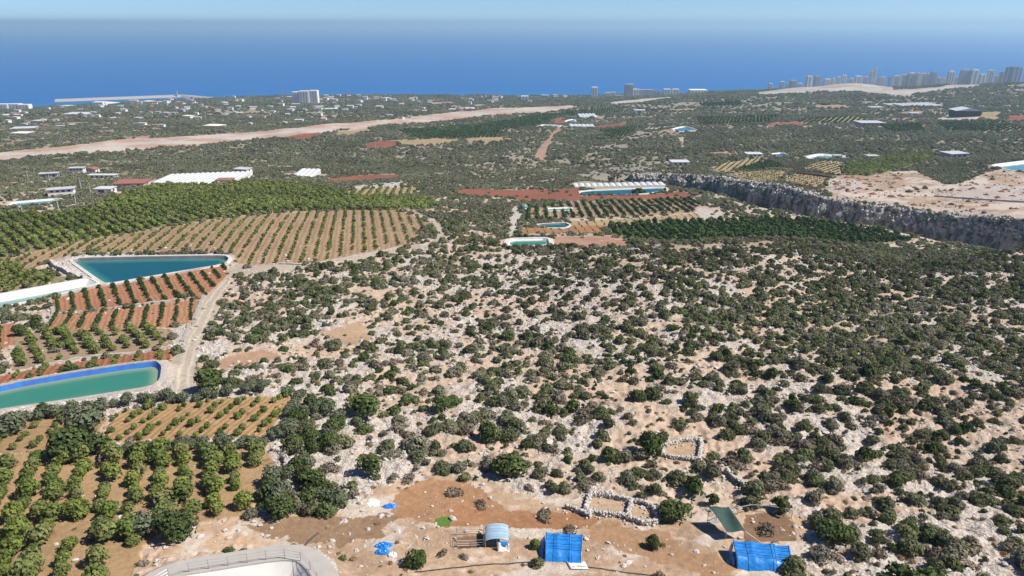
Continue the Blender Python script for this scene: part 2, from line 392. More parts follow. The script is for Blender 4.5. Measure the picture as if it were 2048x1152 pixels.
land([(455, 540), (480, 530), (620, 527), (830, 488), (850, 494), (700, 520), (600, 540), (500, 548)], ROAD, 0.2, 0.04, 0.8)
# red orchards
land([(102, 598), (213, 571), (330, 551), (452, 532), (456, 540), (440, 592), (395, 596), (250, 615), (108, 628)], RED, 0.02, 0, 0.3,
     rows((325, 550), (352, 592), 3.75, 1.75, 0.78, 'dark_citrus', 0.93, label='clipped dark citrus tree in the upper red earth orchard under the triangular reservoir', group='trees of the upper red orchard', cap=300), furrow=1.25, name='field')
land([(108, 630), (250, 617), (395, 598), (402, 606), (385, 645), (340, 655), (100, 668), (88, 650)], (0.285, 0.15, 0.085), 0.02, 0, 0.3,
     rows((220, 612), (200, 657), 3.75, 1.75, 0.78, 'dark_citrus', 0.92, label='clipped dark citrus tree in the lower red earth orchard beside the dirt track', group='trees of the lower red orchard', cap=300), furrow=1.25, name='field')
land([(0, 650), (28, 645), (36, 690), (0, 700), (-120, 715), (-120, 670)], RED, 0.05, 0, 0.3, rows((5, 655), (0, 690), 3.6, 2.0, 0.9, 'dark_citrus'), furrow=1.2)
land([(-160, 790), (0, 752), (90, 732), (342, 697), (345, 716), (300, 726), (150, 741), (0, 768), (-160, 800)], (0.236, 0.106, 0.055), 0.03, 0, 0.3,
     rows((292, 705), (288, 725), 4.4, 1.9, 0.8, 'lemon', label='low citrus bush in the red strip behind the blue-lined reservoir', group='bushes of the red strip behind the blue-lined reservoir'), furrow=1.3, name='field')
land([(30, 700), (30, 668), (90, 662), (340, 657), (345, 692), (200, 712), (90, 728), (20, 745)], SOIL, 0.15, 0.1, 0.6, rows((150, 700), (130, 668), 3.4, 2.6, 1.25, 'lemon', 0.85, label='round green tree in the grove between red orchard and blue-lined reservoir', group='trees of the grove above the blue-lined reservoir'))
# dirt track past the red orchard
land([(332, 788), (340, 745), (358, 700), (378, 650), (398, 606), (412, 590), (446, 560), (462, 534), (474, 536), (458, 570), (440, 600), (425, 645), (404, 690), (392, 740), (392, 790)], ROAD, 0.12, 0.0, 0.6, name='track')
land([(318, 730), (350, 722), (345, 790), (270, 800), (0, 830), (-160, 860), (-160, 842), (0, 814), (290, 772), (320, 752)], WHITE, 0.9, 0, 0.5)
land([(345, 655), (378, 650), (372, 690), (350, 700)], WHITE, 0.5, 0, 0.6)
# wheel ruts of the track
land([(352, 786), (358, 740), (372, 695), (392, 645), (412, 602), (452, 558), (454, 560), (415, 604), (396, 647), (376, 697), (364, 742), (358, 786)], (0.42, 0.36, 0.29), 0, 0, 0.4)
land([(372, 786), (376, 740), (388, 695), (408, 645), (426, 604), (458, 562), (460, 564), (430, 606), (413, 647), (393, 697), (382, 742), (379, 786)], (0.42, 0.36, 0.29), 0, 0, 0.4)
# stone bank left of the triangular reservoir
land([(98, 524), (145, 509), (150, 522), (215, 569), (205, 574), (170, 562), (112, 546)], WHITE, 0.9, 0, 0.5)
# near left orchards
land([(215, 850), (240, 822), (400, 800), (590, 794), (560, 835), (530, 872), (380, 878), (230, 884), (205, 876)], (0.281, 0.179, 0.091), 0.06, 0, 0.5,
     rows((430, 805), (330, 882), 3.1, 1.9, 0.8, 'lemon', 0.85, label='young lemon bush in the diagonal rows of the tan plot below the olive hedge', group='young lemon bushes of the tan plot'), furrow=1.1, name='field')
land([(-160, 850), (0, 830), (130, 824), (215, 836), (190, 870), (110, 905), (0, 910), (-160, 930)], (0.258, 0.167, 0.087), 0.06, 0, 0.5,
     rows((90, 835), (20, 905), 3.2, 2.4, 0.85, 'lemon', 0.8, label='small lemon bush in the plot below the blue-lined reservoir', group='lemon bushes below the blue-lined reservoir'))
land([(-200, 935), (0, 912), (110, 906), (220, 905), (330, 897), (530, 896), (548, 930), (520, 1000), (490, 1030), (420, 1040), (330, 1062), (290, 1090), (260, 1152), (200, 1300), (-260, 1300)], (0.281, 0.186, 0.099), 0.08, 0, 0.6,
     rows((300, 920), (300, 1140), 3.45, 2.7, 1.72, 'lemon', 0.97, label='leafy lemon tree in the large orchard in the lower left corner', group='lemon trees of the lower left orchard'), name='field')
# foreground yard
land([(400, 1050), (560, 1030), (700, 1010), (800, 960), (900, 955), (1050, 985), (1180, 1000), (1330, 1040), (1450, 1020), (1620, 1040), (1620, 1110), (1560, 1160), (1400, 1220), (600, 1220), (672, 1152), (655, 1105), (600, 1088), (480, 1094), (380, 1106), (280, 1125)], (0.365, 0.251, 0.164), 0.42, 0.05, 2.5, name='yard')
land([(480, 1045), (560, 1035), (700, 1030), (790, 1035), (770, 1062), (700, 1085), (620, 1088), (540, 1075)], (0.218, 0.142, 0.086), 0.3, 0.03, 3.0)
land([(800, 975), (860, 962), (920, 968), (1000, 1000), (1010, 1030), (900, 1050), (820, 1045), (770, 1035)], (0.283, 0.160, 0.086), 0.32, 0.0, 3.0)
land([(880, 1018), (1010, 1022), (1100, 1025), (1190, 1040), (1200, 1060), (1060, 1052), (1010, 1055), (900, 1052)], (0.274, 0.142, 0.073), 0.22, 0.0, 2.5)
land([(1190, 1050), (1330, 1060), (1400, 1100), (1480, 1140), (1420, 1150), (1300, 1110), (1180, 1085)], (0.301, 0.182, 0.104), 0.35, 0.0, 3.0)
land([(915, 1075), (970, 1070), (968, 1095), (915, 1100)], BROWN, 0.05, 0, 0.4)
land([(1485, 1030), (1560, 1028), (1590, 1050), (1590, 1085), (1490, 1085)], BROWN, 0.25, 0, 0.6)
land([(868, 1040), (885, 1033), (905, 1034), (903, 1050), (880, 1056)], (0.082, 0.155, 0.028), 0, 0, 0.4)
land([(1166, 1022), (1176, 986), (1292, 1000), (1326, 1040), (1300, 1054), (1166, 1034)], (0.372, 0.270, 0.180), 0.15, 0.0, 1.0)
land([(1318, 884), (1406, 876), (1412, 924), (1324, 922)], (0.360, 0.252, 0.168), 0.15, 0.0, 1.0)
land([(640, 660), (720, 645), (760, 680), (700, 690)], (0.329, 0.228, 0.146), 0.25, 0.1, 1.5)
land([(430, 720), (520, 700), (560, 712), (520, 735), (440, 738)], (0.310, 0.196, 0.127), 0.2, 0.05, 1.5)
land([(395, 690), (440, 684), (462, 700), (430, 720), (392, 718)], WHITE, 1.0, 0.0, 1.0)
# centre and right terraces beyond the crest
land([(890, 388), (930, 377), (1025, 380), (1130, 377), (1160, 374), (1160, 392), (1330, 386), (1365, 382), (1398, 395), (1200, 401), (1040, 402), (1020, 395), (900, 391)], DRED, 0.05, 0.02, 0.6, name='field')
land([(1055, 412), (1200, 402), (1380, 396), (1402, 410), (1390, 425), (1150, 437), (1050, 441)], SOIL, 0.05, 0.05, 0.8, rows((1200, 435), (1180, 405), 5.0, 3.0, 1.35, 'dark_citrus', 0.92))
land([(1140, 442), (1390, 427), (1436, 434), (1300, 443), (1205, 450), (1145, 453)], STRAW, 0.1, 0.02, 0.6, rows((1200, 450), (1190, 438), 4.6, 3.4, 0.5, 'lemon', 0.8), name='field')
land([(1392, 413), (1432, 424), (1442, 438), (1396, 437)], WHITE, 0.8, 0.05, 1.5)
land([(1040, 457), (1140, 452), (1212, 450), (1206, 470), (1042, 471)], (0.251, 0.125, 0.065), 0.05, 0, 0.5, rows((1100, 470), (1090, 456), 4.2, 3.2, 0.42, 'lemon', 0.85), name='field')
land([(1104, 473), (1246, 471), (1260, 492), (1108, 493)], (0.281, 0.160, 0.106), 0.5, 0.03, 0.8)
land([(1022, 412), (1036, 414), (1044, 430), (1038, 450), (1034, 472), (1016, 472), (1022, 445)], WHITE, 0.1, 0, 0.6, name='track')
land([(1205, 452), (1300, 446), (1560, 437), (1660, 445), (1760, 460), (1832, 480), (1700, 488), (1500, 486), (1390, 484), (1260, 479), (1226, 471)], OLIVE, 0.05, 0.0, 0.6, rows((1400, 480), (1350, 452), 4.3, 3.0, 1.75, 'dark_citrus', 0.98, label='dark citrus tree'), name='grove')
land([(1250, 487), (1400, 480), (1560, 476), (1700, 486), (1600, 500), (1400, 505), (1270, 500)], (0.289, 0.220, 0.152), 0.45, 0.35, 1.5)
# right plateau
land([(1638, 368), (1690, 352), (1800, 345), (1850, 343), (1885, 362), (1896, 372), (1940, 352), (1990, 340), (2048, 346), (2260, 356), (2260, 462), (2048, 441), (1960, 434), (1850, 421), (1770, 411), (1700, 403), (1650, 388)], (0.296, 0.213, 0.148), 0.3, 0.01, 3.0, name='bare_field')
land([(1645, 368), (1690, 358), (1740, 360), (1720, 380), (1660, 385)], (0.350, 0.296, 0.266), 0.4, 0.0, 6.0)
land([(1900, 385), (1960, 365), (2100, 370), (2100, 402), (1960, 400), (1880, 394)], (0.357, 0.304, 0.266), 0.4, 0.0, 6.0)
land([(1660, 385), (1720, 396), (1800, 405), (1900, 420), (2048, 430), (2048, 440), (1850, 422), (1720, 405)], (0.342, 0.281, 0.236), 0.4, 0.02, 6.0)
land([(1850, 352), (1890, 340), (1985, 332), (1990, 338), (1930, 352), (1892, 372), (1880, 360)], GREY, 0.1, 1.0, 2)
land([(1558, 362), (1593, 346), (1661, 355), (1638, 377)], STRAW, 0.05, 0, 0.5, rows((1580, 360), (1620, 350), 4.8, 3.4, 0.72, 'dark_citrus', 0.95))
land([(1601, 337), (1646, 320), (1686, 325), (1678, 351)], STRAW, 0.05, 0, 0.5, rows((1610, 336), (1650, 324), 5.4, 3.6, 0.8, 'dark_citrus', 0.95))
land([(1680, 349), (1696, 327), (1811, 310), (1873, 306), (1856, 322), (1801, 341), (1736, 353)], OLIVE, 0.0, 0.0, 1, rows((1700, 345), (1790, 315), 4.6, 3.6, 2.1, 'lemon', 0.98))
land([(1414, 337), (1449, 326), (1500, 318), (1536, 311), (1511, 327), (1474, 337), (1454, 347)], STRAW, 0.05, 0, 0.5, rows((1440, 345), (1470, 322), 5.4, 3.4, 0.75, 'dark_citrus', 0.95))
land([(1474, 338), (1511, 328), (1545, 322), (1570, 335), (1500, 342)], OLIVE, 0.05, 0, 0.5, rows((1500, 341), (1540, 326), 4.2, 3.4, 1.8, 'dark_citrus', 0.98))
land([(1449, 349), (1499, 342), (1572, 340), (1556, 360), (1510, 368)], STRAW, 0.05, 0, 0.5, rows((1480, 352), (1520, 362), 5.2, 3.4, 0.85, 'lemon', 0.95))
_r = random.Random(77)
for _ in range(75):             # small bare plots and yards among the coastal groves
    cx_, rw = _r.uniform(-40, 1050), 192 + 75 * _r.random() ** 1.3
    w_ = _r.uniform(8, 34); hh_ = _r.uniform(0.5, 1.5) * (0.4 + (rw - 190) / 45)
    if 1100 - (rw - 205) * 11 < cx_ + 60 and rw > 208 and cx_ > 500:
        continue
    land([(cx_ - w_ / 2, rw + hh_ * 0.3), (cx_ - w_ / 4, rw - hh_), (cx_ + w_ / 2, rw - hh_ * 0.6), (cx_ + w_ / 3, rw + hh_)], _r.choice([PINK, WHITE, GREY, STRAW, ROAD]), 0, 0.05, 1.0)
for _ in range(34):
    cx_, rw = _r.uniform(300, 2080), _r.uniform(205, 345)
    w_ = _r.uniform(12, 50); hh_ = _r.uniform(0.6, 2.2)
    land([(cx_ - w_ / 2, rw + hh_), (cx_ - w_ / 4, rw - hh_ * 0.4), (cx_ + w_ / 2, rw - hh_), (cx_ + w_ / 3, rw + hh_ * 0.2)], _r.choice([PINK, GREY, GREY, STRAW, SOIL]), 0.4, 0.3, 3.0)
BUILT = []                      # footprints kept clear of scrub: x, y, radius

def lu_index(x, y):
    x = np.asarray(x, float); y = np.asarray(y, float)
    k = np.full(x.shape, -1)
    amp = 0.35 + 0.0022 * y
    jx = (fbm(x, y, 5, 4, 41, 0.65) - 0.5) * 3.2; jy = (fbm(x, y, 5, 4, 42, 0.65) - 0.5) * 3.2
    jx = np.where(y > 500, (fbm(x, y, 30, 3, 43) - 0.5) * 4, jx); jy = np.where(y > 500, (fbm(x, y, 30, 3, 44) - 0.5) * 4, jy)
    for i, l in enumerate(LU):
        p = l['poly']
        m = (x > p[:, 0].min() - 12) & (x < p[:, 0].max() + 12) & (y > p[:, 1].min() - 12) & (y < p[:, 1].max() + 12)
        if m.any():
            idx = np.nonzero(m)[0] if x.ndim == 1 else np.nonzero(m)
            a = amp[idx] * l['jit']
            hit = inside(p, x[idx] + jx[idx] * a, y[idx] + jy[idx] * a)
            kk = k[idx]; kk[hit] = i; k[idx] = kk
    return k
LU_ROCK = np.array([l['rock'] for l in LU] + [0.85])
LU_SCRUB = np.array([l['scrub'] for l in LU] + [1.0])
LU_COL = np.array([l['c'] for l in LU] + [np.array(SOIL)])
def rockiness(x, y):
    return LU_ROCK[lu_index(x, y)]

# ------------------------------------------------------------------ materials
M = {}
def new_mat(name):
    m = bpy.data.materials.new(name); m.use_nodes = True
    M[name] = m
    n = m.node_tree.nodes
    return m, n, m.node_tree.links, n['Principled BSDF']
def plain(name, c, rough=0.7, scale=2.0, amount=0.25, bump=0.0, spec=0.3, metal=0.0, c2=None, coords='Object', stretch=None):
    m, n, l, b = new_mat(name)
    tc = n.new('ShaderNodeTexCoord'); nz = n.new('ShaderNodeTexNoise'); nz.inputs['Scale'].default_value = scale; nz.inputs['Detail'].default_value = 5
    src = tc.outputs[coords]
    if stretch:
        mp = n.new('ShaderNodeMapping'); mp.inputs['Scale'].default_value = stretch; l.new(src, mp.inputs[0]); src = mp.outputs[0]
    l.new(src, nz.inputs['Vector'])
    mx = n.new('ShaderNodeMix'); mx.data_type = 'RGBA'
    mr = n.new('ShaderNodeMapRange'); mr.inputs[1].default_value = 0.3; mr.inputs[2].default_value = 0.7
    l.new(nz.outputs[0], mr.inputs[0]); l.new(mr.outputs[0], mx.inputs[0])
    lo = c2 or tuple(v * (1 - amount) for v in c)
    mx.inputs[6].default_value = (*lo, 1); mx.inputs[7].default_value = (*c, 1)
    l.new(mx.outputs[2], b.inputs['Base Color'])
    b.inputs['Roughness'].default_value = rough; b.inputs['Specular IOR Level'].default_value = spec; b.inputs['Metallic'].default_value = metal
    if bump:
        bp = n.new('ShaderNodeBump'); bp.inputs['Strength'].default_value = bump; bp.inputs['Distance'].default_value = 0.1
        l.new(nz.outputs[0], bp.inputs['Height']); l.new(bp.outputs[0], b.inputs['Normal'])
    return m
plain('pale_stone', (0.40, 0.36, 0.32), 0.9, 1.6, 0.4, 0.6)
plain('limestone', (0.50, 0.46, 0.42), 0.9, 1.2, 0.35, 0.7, spec=0.15)
plain('white_concrete', (0.50, 0.475, 0.44), 0.8, 0.5, 0.18, spec=0.2)
plain('grey_concrete', (0.36, 0.33, 0.30), 0.85, 0.7, 0.14, 0.2, spec=0.2)
plain('blue_liner', (0.03, 0.16, 0.46), 0.4, 0.6, 0.45, 0.35, c2=(0.05, 0.10, 0.34))
plain('dark_liner', (0.13, 0.13, 0.15), 0.5, 0.5, 0.3)
plain('white_liner', (0.74, 0.73, 0.70), 0.55, 0.4, 0.12, 0.1)
plain('warm_liner', (0.60, 0.57, 0.53), 0.7, 0.4, 0.15, 0.1)
plain('white_plastic', (0.52, 0.53, 0.53), 0.45, 0.2, 0.12)
plain('blue_tarp', (0.02, 0.22, 0.58), 0.35, 2.2, 0.35, 0.5, spec=0.5, c2=(0.010, 0.13, 0.45))
plain('pale_blue_tarp', (0.25, 0.37, 0.44), 0.4, 1.5, 0.3, spec=0.4, c2=(0.18, 0.31, 0.42))
plain('white_sheet', (0.68, 0.68, 0.67), 0.5, 2.5, 0.3, 0.4)
plain('green_net', (0.032, 0.065, 0.055), 0.8, 3, 0.3)
plain('wood', (0.16, 0.11, 0.075), 0.85, 6, 0.4)
plain('metal', (0.42, 0.42, 0.41), 0.45, 4, 0.2, metal=0.6)
plain('dark_pipe', (0.05, 0.05, 0.05), 0.5, 4, 0.2)
plain('render_white', (0.68, 0.67, 0.64), 0.8, 0.15, 0.1)
plain('render_cream', (0.70, 0.62, 0.52), 0.8, 0.15, 0.1)
plain('render_grey', (0.36, 0.37, 0.39), 0.8, 0.15, 0.12)
plain('render_pink', (0.45, 0.36, 0.32), 0.8, 0.15, 0.12)
plain('roof_red', (0.30, 0.12, 0.09), 0.8, 0.5, 0.25)
plain('roof_grey', (0.45, 0.46, 0.47), 0.6, 0.4, 0.2)
plain('window_glass', (0.045, 0.06, 0.08), 0.15, 0.5, 0.2, spec=0.5)
plain('brown_cladding', (0.06, 0.026, 0.024), 0.6, 0.5, 0.25)
plain('glaze_blue', (0.19, 0.22, 0.26), 0.4, 0.3, 0.3, spec=0.4)
plain('dull_stripe', (0.36, 0.42, 0.46), 0.6, 1.5, 0.2)
plain('tank_green', (0.16, 0.22, 0.2), 0.4, 0.6, 0.25)
plain('red_soil', (0.21, 0.085, 0.05), 0.95, 1.2, 0.35, 0.6)
plain('bark', (0.13, 0.10, 0.075), 0.9, 5, 0.35)
plain('dry_twig', (0.36, 0.32, 0.28), 0.9, 5, 0.3)
plain('tower_wall', (0.68, 0.62, 0.55), 0.8, 0.1, 0.12)

def water(name, deep, shallow, size):
    m, n, l, b = new_mat(name)
    g = n.new('ShaderNodeNewGeometry'); nz = n.new('ShaderNodeTexNoise'); nz.inputs['Scale'].default_value = 1.0 / size; nz.inputs['Detail'].default_value = 2
    l.new(g.outputs['Position'], nz.inputs['Vector'])
    at_ = n.new('ShaderNodeAttribute'); at_.attribute_name = 'shallow'
    ad = n.new('ShaderNodeMath'); ad.operation = 'MULTIPLY_ADD'; ad.inputs[1].default_value = 0.35
    l.new(nz.outputs[0], ad.inputs[0]); l.new(at_.outputs['Fac'], ad.inputs[2])
    sub = n.new('ShaderNodeMath'); sub.operation = 'SUBTRACT'; sub.use_clamp = True; sub.inputs[1].default_value = 0.175; l.new(ad.outputs[0], sub.inputs[0])
    mx = n.new('ShaderNodeMix'); mx.data_type = 'RGBA'; mx.inputs[6].default_value = (*deep, 1); mx.inputs[7].default_value = (*shallow, 1)
    l.new(sub.outputs[0], mx.inputs[0]); l.new(mx.outputs[2], b.inputs['Base Color'])
    b.inputs['Roughness'].default_value = 0.12; b.inputs['IOR'].default_value = 1.33; b.inputs['Specular IOR Level'].default_value = 0.35
    wv = n.new('ShaderNodeTexNoise'); wv.inputs['Scale'].default_value = 2.5; wv.inputs['Detail'].default_value = 3; l.new(g.outputs['Position'], wv.inputs['Vector'])
    bp = n.new('ShaderNodeBump'); bp.inputs['Strength'].default_value = 0.15; bp.inputs['Distance'].default_value = 0.05
    l.new(wv.outputs[0], bp.inputs['Height']); l.new(bp.outputs[0], b.inputs['Normal'])
water('water_green', (0.032, 0.155, 0.115), (0.17, 0.235, 0.15), 9)
water('water_deep', (0.004, 0.068, 0.085), (0.035, 0.17, 0.135), 12)
water('water_pale', (0.07, 0.19, 0.175), (0.22, 0.30, 0.26), 9)
water('water_blue', (0.02, 0.10, 0.17), (0.07, 0.19, 0.23), 12)

def leaf_mat(name, cols, trans=0.22, hue=0.0):
    m, n, l, b = new_mat(name)
    oi = n.new('ShaderNodeObjectInfo'); cr = n.new('ShaderNodeValToRGB')
    e = cr.color_ramp.elements
    while len(e) < len(cols):
        e.new(0.5)
    for i, c in enumerate(cols):
        e[i].position = i / (len(cols) - 1); e[i].color = (*c, 1)
    l.new(oi.outputs['Random'], cr.inputs[0])
    g = n.new('ShaderNodeNewGeometry'); nz = n.new('ShaderNodeTexNoise'); nz.inputs['Scale'].default_value = 1.7; nz.inputs['Detail'].default_value = 3
    l.new(g.outputs['Position'], nz.inputs['Vector'])
    mr = n.new('ShaderNodeMapRange'); mr.inputs[1].default_value = 0.3; mr.inputs[2].default_value = 0.7; mr.inputs[3].default_value = 0.62; mr.inputs[4].default_value = 1.35
    n9 = n.new('ShaderNodeTexNoise'); n9.inputs['Scale'].default_value = 0.014; n9.inputs['Detail'].default_value = 4; l.new(g.outputs['Position'], n9.inputs['Vector'])
    ad = n.new('ShaderNodeMath'); ad.operation = 'MULTIPLY_ADD'; ad.inputs[1].default_value = 0.7; ad.inputs[2].default_value = -0.35; l.new(n9.outputs[0], ad.inputs[0])
    a2 = n.new('ShaderNodeMath'); a2.operation = 'ADD'; l.new(nz.outputs[0], a2.inputs[0]); l.new(ad.outputs[0], a2.inputs[1])
    l.new(a2.outputs[0], mr.inputs[0])
    mu = n.new('ShaderNodeMix'); mu.data_type = 'RGBA'; mu.blend_type = 'MULTIPLY'; mu.inputs[0].default_value = 1.0
    l.new(cr.outputs[0], mu.inputs[6]); l.new(mr.outputs[0], mu.inputs[7])
    n.remove(b)
    d = n.new('ShaderNodeBsdfDiffuse'); t = n.new('ShaderNodeBsdfTranslucent'); ms = n.new('ShaderNodeMixShader'); ms.inputs[0].default_value = trans
    l.new(mu.outputs[2], d.inputs[0]); l.new(mu.outputs[2], t.inputs[0]); l.new(d.outputs[0], ms.inputs[1]); l.new(t.outputs[0], ms.inputs[2])
    l.new(ms.outputs[0], n['Material Output'].inputs[0])
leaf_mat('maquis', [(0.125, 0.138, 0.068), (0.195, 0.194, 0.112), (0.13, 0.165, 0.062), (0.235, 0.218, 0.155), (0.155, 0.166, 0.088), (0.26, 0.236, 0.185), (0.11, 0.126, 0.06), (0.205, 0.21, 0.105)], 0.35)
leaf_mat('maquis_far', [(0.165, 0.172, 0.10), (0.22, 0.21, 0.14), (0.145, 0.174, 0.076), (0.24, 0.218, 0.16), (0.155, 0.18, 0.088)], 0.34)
leaf_mat('lemon', [(0.17, 0.22, 0.055), (0.235, 0.27, 0.075), (0.13, 0.175, 0.05), (0.25, 0.26, 0.105), (0.18, 0.22, 0.06)], 0.38)
leaf_mat('dark_citrus', [(0.06, 0.098, 0.03), (0.078, 0.115, 0.036), (0.05, 0.085, 0.028)], 0.25)
leaf_mat('olive', [(0.12, 0.135, 0.085), (0.145, 0.16, 0.10), (0.10, 0.12, 0.07)], 0.2)
leaf_mat('carob', [(0.078, 0.105, 0.038), (0.10, 0.128, 0.046), (0.07, 0.10, 0.034)], 0.28)
leaf_mat('dry', [(0.20, 0.165, 0.125), (0.17, 0.135, 0.10)], 0.15)
leaf_mat('straw', [(0.30, 0.21, 0.11), (0.24, 0.17, 0.09)], 0.15)

def ground_mat():
    m, n, l, b = new_mat('ground')
    a = n.new('ShaderNodeAttribute'); a.attribute_name = 'soil'
    r = n.new('ShaderNodeAttribute'); r.attribute_name = 'rock'
    g = n.new('ShaderNodeNewGeometry')
    def noise(scale, det=5, rough=0.6):
        z = n.new('ShaderNodeTexNoise'); z.inputs['Scale'].default_value = scale; z.inputs['Detail'].default_value = det; z.inputs['Roughness'].default_value = rough
        l.new(g.outputs['Position'], z.inputs['Vector']); return z.outputs[0]
    def math_(op, x, y=None, clamp=False):
        q = n.new('ShaderNodeMath'); q.operation = op; q.use_clamp = clamp
        for i, v in enumerate((x, y)):
            if v is None: continue
            if isinstance(v, (int, float)): q.inputs[i].default_value = v
            else: l.new(v, q.inputs[i])
        return q.outputs[0]
    def mrange(x, a0, a1, b0, b1):
        q = n.new('ShaderNodeMapRange'); l.new(x, q.inputs[0])
        for i, v in enumerate((a0, a1, b0, b1)): q.inputs[i + 1].default_value = v
        return q.outputs[0]
    n1 = noise(0.16, 5, 0.6); n2 = noise(1.1, 6, 0.65); n3 = noise(6.0, 3, 0.6)
    vor = n.new('ShaderNodeTexVoronoi'); vor.inputs['Scale'].default_value = 2.3; vor.inputs['Randomness'].default_value = 1.0; l.new(g.outputs['Position'], vor.inputs['Vector'])
    # stones break through where the rock value is high
    f = math_('ADD', math_('MULTIPLY', n1, 0.55), math_('MULTIPLY', n2, 0.85))
    f = math_('ADD', f, math_('MULTIPLY', vor.outputs['Distance'], -0.16))
    f = math_('ADD', f, math_('MULTIPLY', r.outputs['Fac'], 0.36))
    mask = mrange(f, 0.895, 0.94, 0, 1)
    soilv = mrange(n2, 0.3, 0.72, 0.78, 1.2); soilw = mrange(n3, 0.3, 0.7, 0.85, 1.12)
    sc = n.new('ShaderNodeMix'); sc.data_type = 'RGBA'; sc.blend_type = 'MULTIPLY'; sc.inputs[0].default_value = 1
    l.new(a.outputs['Color'], sc.inputs[6]); l.new(math_('MULTIPLY', soilv, soilw), sc.inputs[7])
    rk = n.new('ShaderNodeMix'); rk.data_type = 'RGBA'; rk.inputs[6].default_value = (0.31, 0.255, 0.21, 1); rk.inputs[7].default_value = (0.52, 0.47, 0.425, 1)
    l.new(mrange(n3, 0.32, 0.62, 0, 1), rk.inputs[0])
    rk2 = n.new('ShaderNodeMix'); rk2.data_type = 'RGBA'; rk2.blend_type = 'MULTIPLY'; rk2.inputs[0].default_value = 1
    l.new(rk.outputs[2], rk2.inputs[6]); l.new(mrange(vor.outputs['Distance'], 0.05, 0.75, 1.06, 0.8), rk2.inputs[7])
    mx = n.new('ShaderNodeMix'); mx.data_type = 'RGBA'; l.new(mask, mx.inputs[0]); l.new(sc.outputs[2], mx.inputs[6]); l.new(rk2.outputs[2], mx.inputs[7])
    l.new(mx.outputs[2], b.inputs['Base Color'])
    b.inputs['Roughness'].default_value = 0.95; b.inputs['Specular IOR Level'].default_value = 0.1
    hgt = math_('ADD', math_('MULTIPLY', n2, 0.5), math_('ADD', math_('MULTIPLY', mask, 0.45), math_('MULTIPLY', n3, 0.2)))
    hgt = math_('SUBTRACT', hgt, math_('MULTIPLY', math_('MULTIPLY', vor.outputs['Distance'], mask), 0.5))
    bp = n.new('ShaderNodeBump'); bp.inputs['Strength'].default_value = 0.8; bp.inputs['Distance'].default_value = 0.35
    l.new(hgt, bp.inputs['Height']); l.new(bp.outputs[0], b.inputs['Normal'])
ground_mat()
def sea_mat():
    m, n, l, b = new_mat('sea')
    g = n.new('ShaderNodeNewGeometry')
    mp = n.new('ShaderNodeMapping'); mp.inputs['Scale'].default_value = (0.0004, 0.0012, 0.001); l.new(g.outputs['Position'], mp.inputs[0])
    nz = n.new('ShaderNodeTexNoise'); nz.inputs['Scale'].default_value = 1.0; nz.inputs['Detail'].default_value = 4; l.new(mp.outputs[0], nz.inputs['Vector'])
    at_ = n.new('ShaderNodeAttribute'); at_.attribute_name = 'shallow'
    mx = n.new('ShaderNodeMix'); mx.data_type = 'RGBA'; mx.inputs[6].default_value = (0.009, 0.092, 0.275, 1); mx.inputs[7].default_value = (0.013, 0.102, 0.30, 1)
    l.new(nz.outputs[0], mx.inputs[0])
    m2 = n.new('ShaderNodeMix'); m2.data_type = 'RGBA'; l.new(at_.outputs['Fac'], m2.inputs[0]); l.new(mx.outputs[2], m2.inputs[6]); m2.inputs[7].default_value = (0.012, 0.13, 0.29, 1)
    l.new(m2.outputs[2], b.inputs['Base Color'])
    b.inputs['Roughness'].default_value = 0.45; b.inputs['IOR'].default_value = 1.33; b.inputs['Specular IOR Level'].default_value = 0.15
sea_mat()
def cliff_mat():
    m, n, l, b = new_mat('cliff_rock')
    g = n.new('ShaderNodeNewGeometry')
    mp = n.new('ShaderNodeMapping'); mp.inputs['Scale'].default_value = (0.35, 0.35, 0.10); l.new(g.outputs['Position'], mp.inputs[0])
    nz = n.new('ShaderNodeTexNoise'); nz.inputs['Scale'].default_value = 1.0; nz.inputs['Detail'].default_value = 6; l.new(mp.outputs[0], nz.inputs['Vector'])
    n2 = n.new('ShaderNodeTexNoise'); n2.inputs['Scale'].default_value = 0.9; n2.inputs['Detail'].default_value = 5; l.new(g.outputs['Position'], n2.inputs['Vector'])
    cr = n.new('ShaderNodeValToRGB'); e = cr.color_ramp.elements
    e[0].position = 0.38; e[0].color = (0.07, 0.068, 0.065, 1); e[1].position = 0.60; e[1].color = (0.35, 0.335, 0.31, 1)
    l.new(nz.outputs[0], cr.inputs[0]); l.new(cr.outputs[0], b.inputs['Base Color'])
    b.inputs['Roughness'].default_value = 0.95; b.inputs['Specular IOR Level'].default_value = 0.1
    bp = n.new('ShaderNodeBump'); bp.inputs['Strength'].default_value = 0.8; bp.inputs['Distance'].default_value = 0.6
    l.new(n2.outputs[0], bp.inputs['Height']); l.new(bp.outputs[0], b.inputs['Normal'])
cliff_mat()

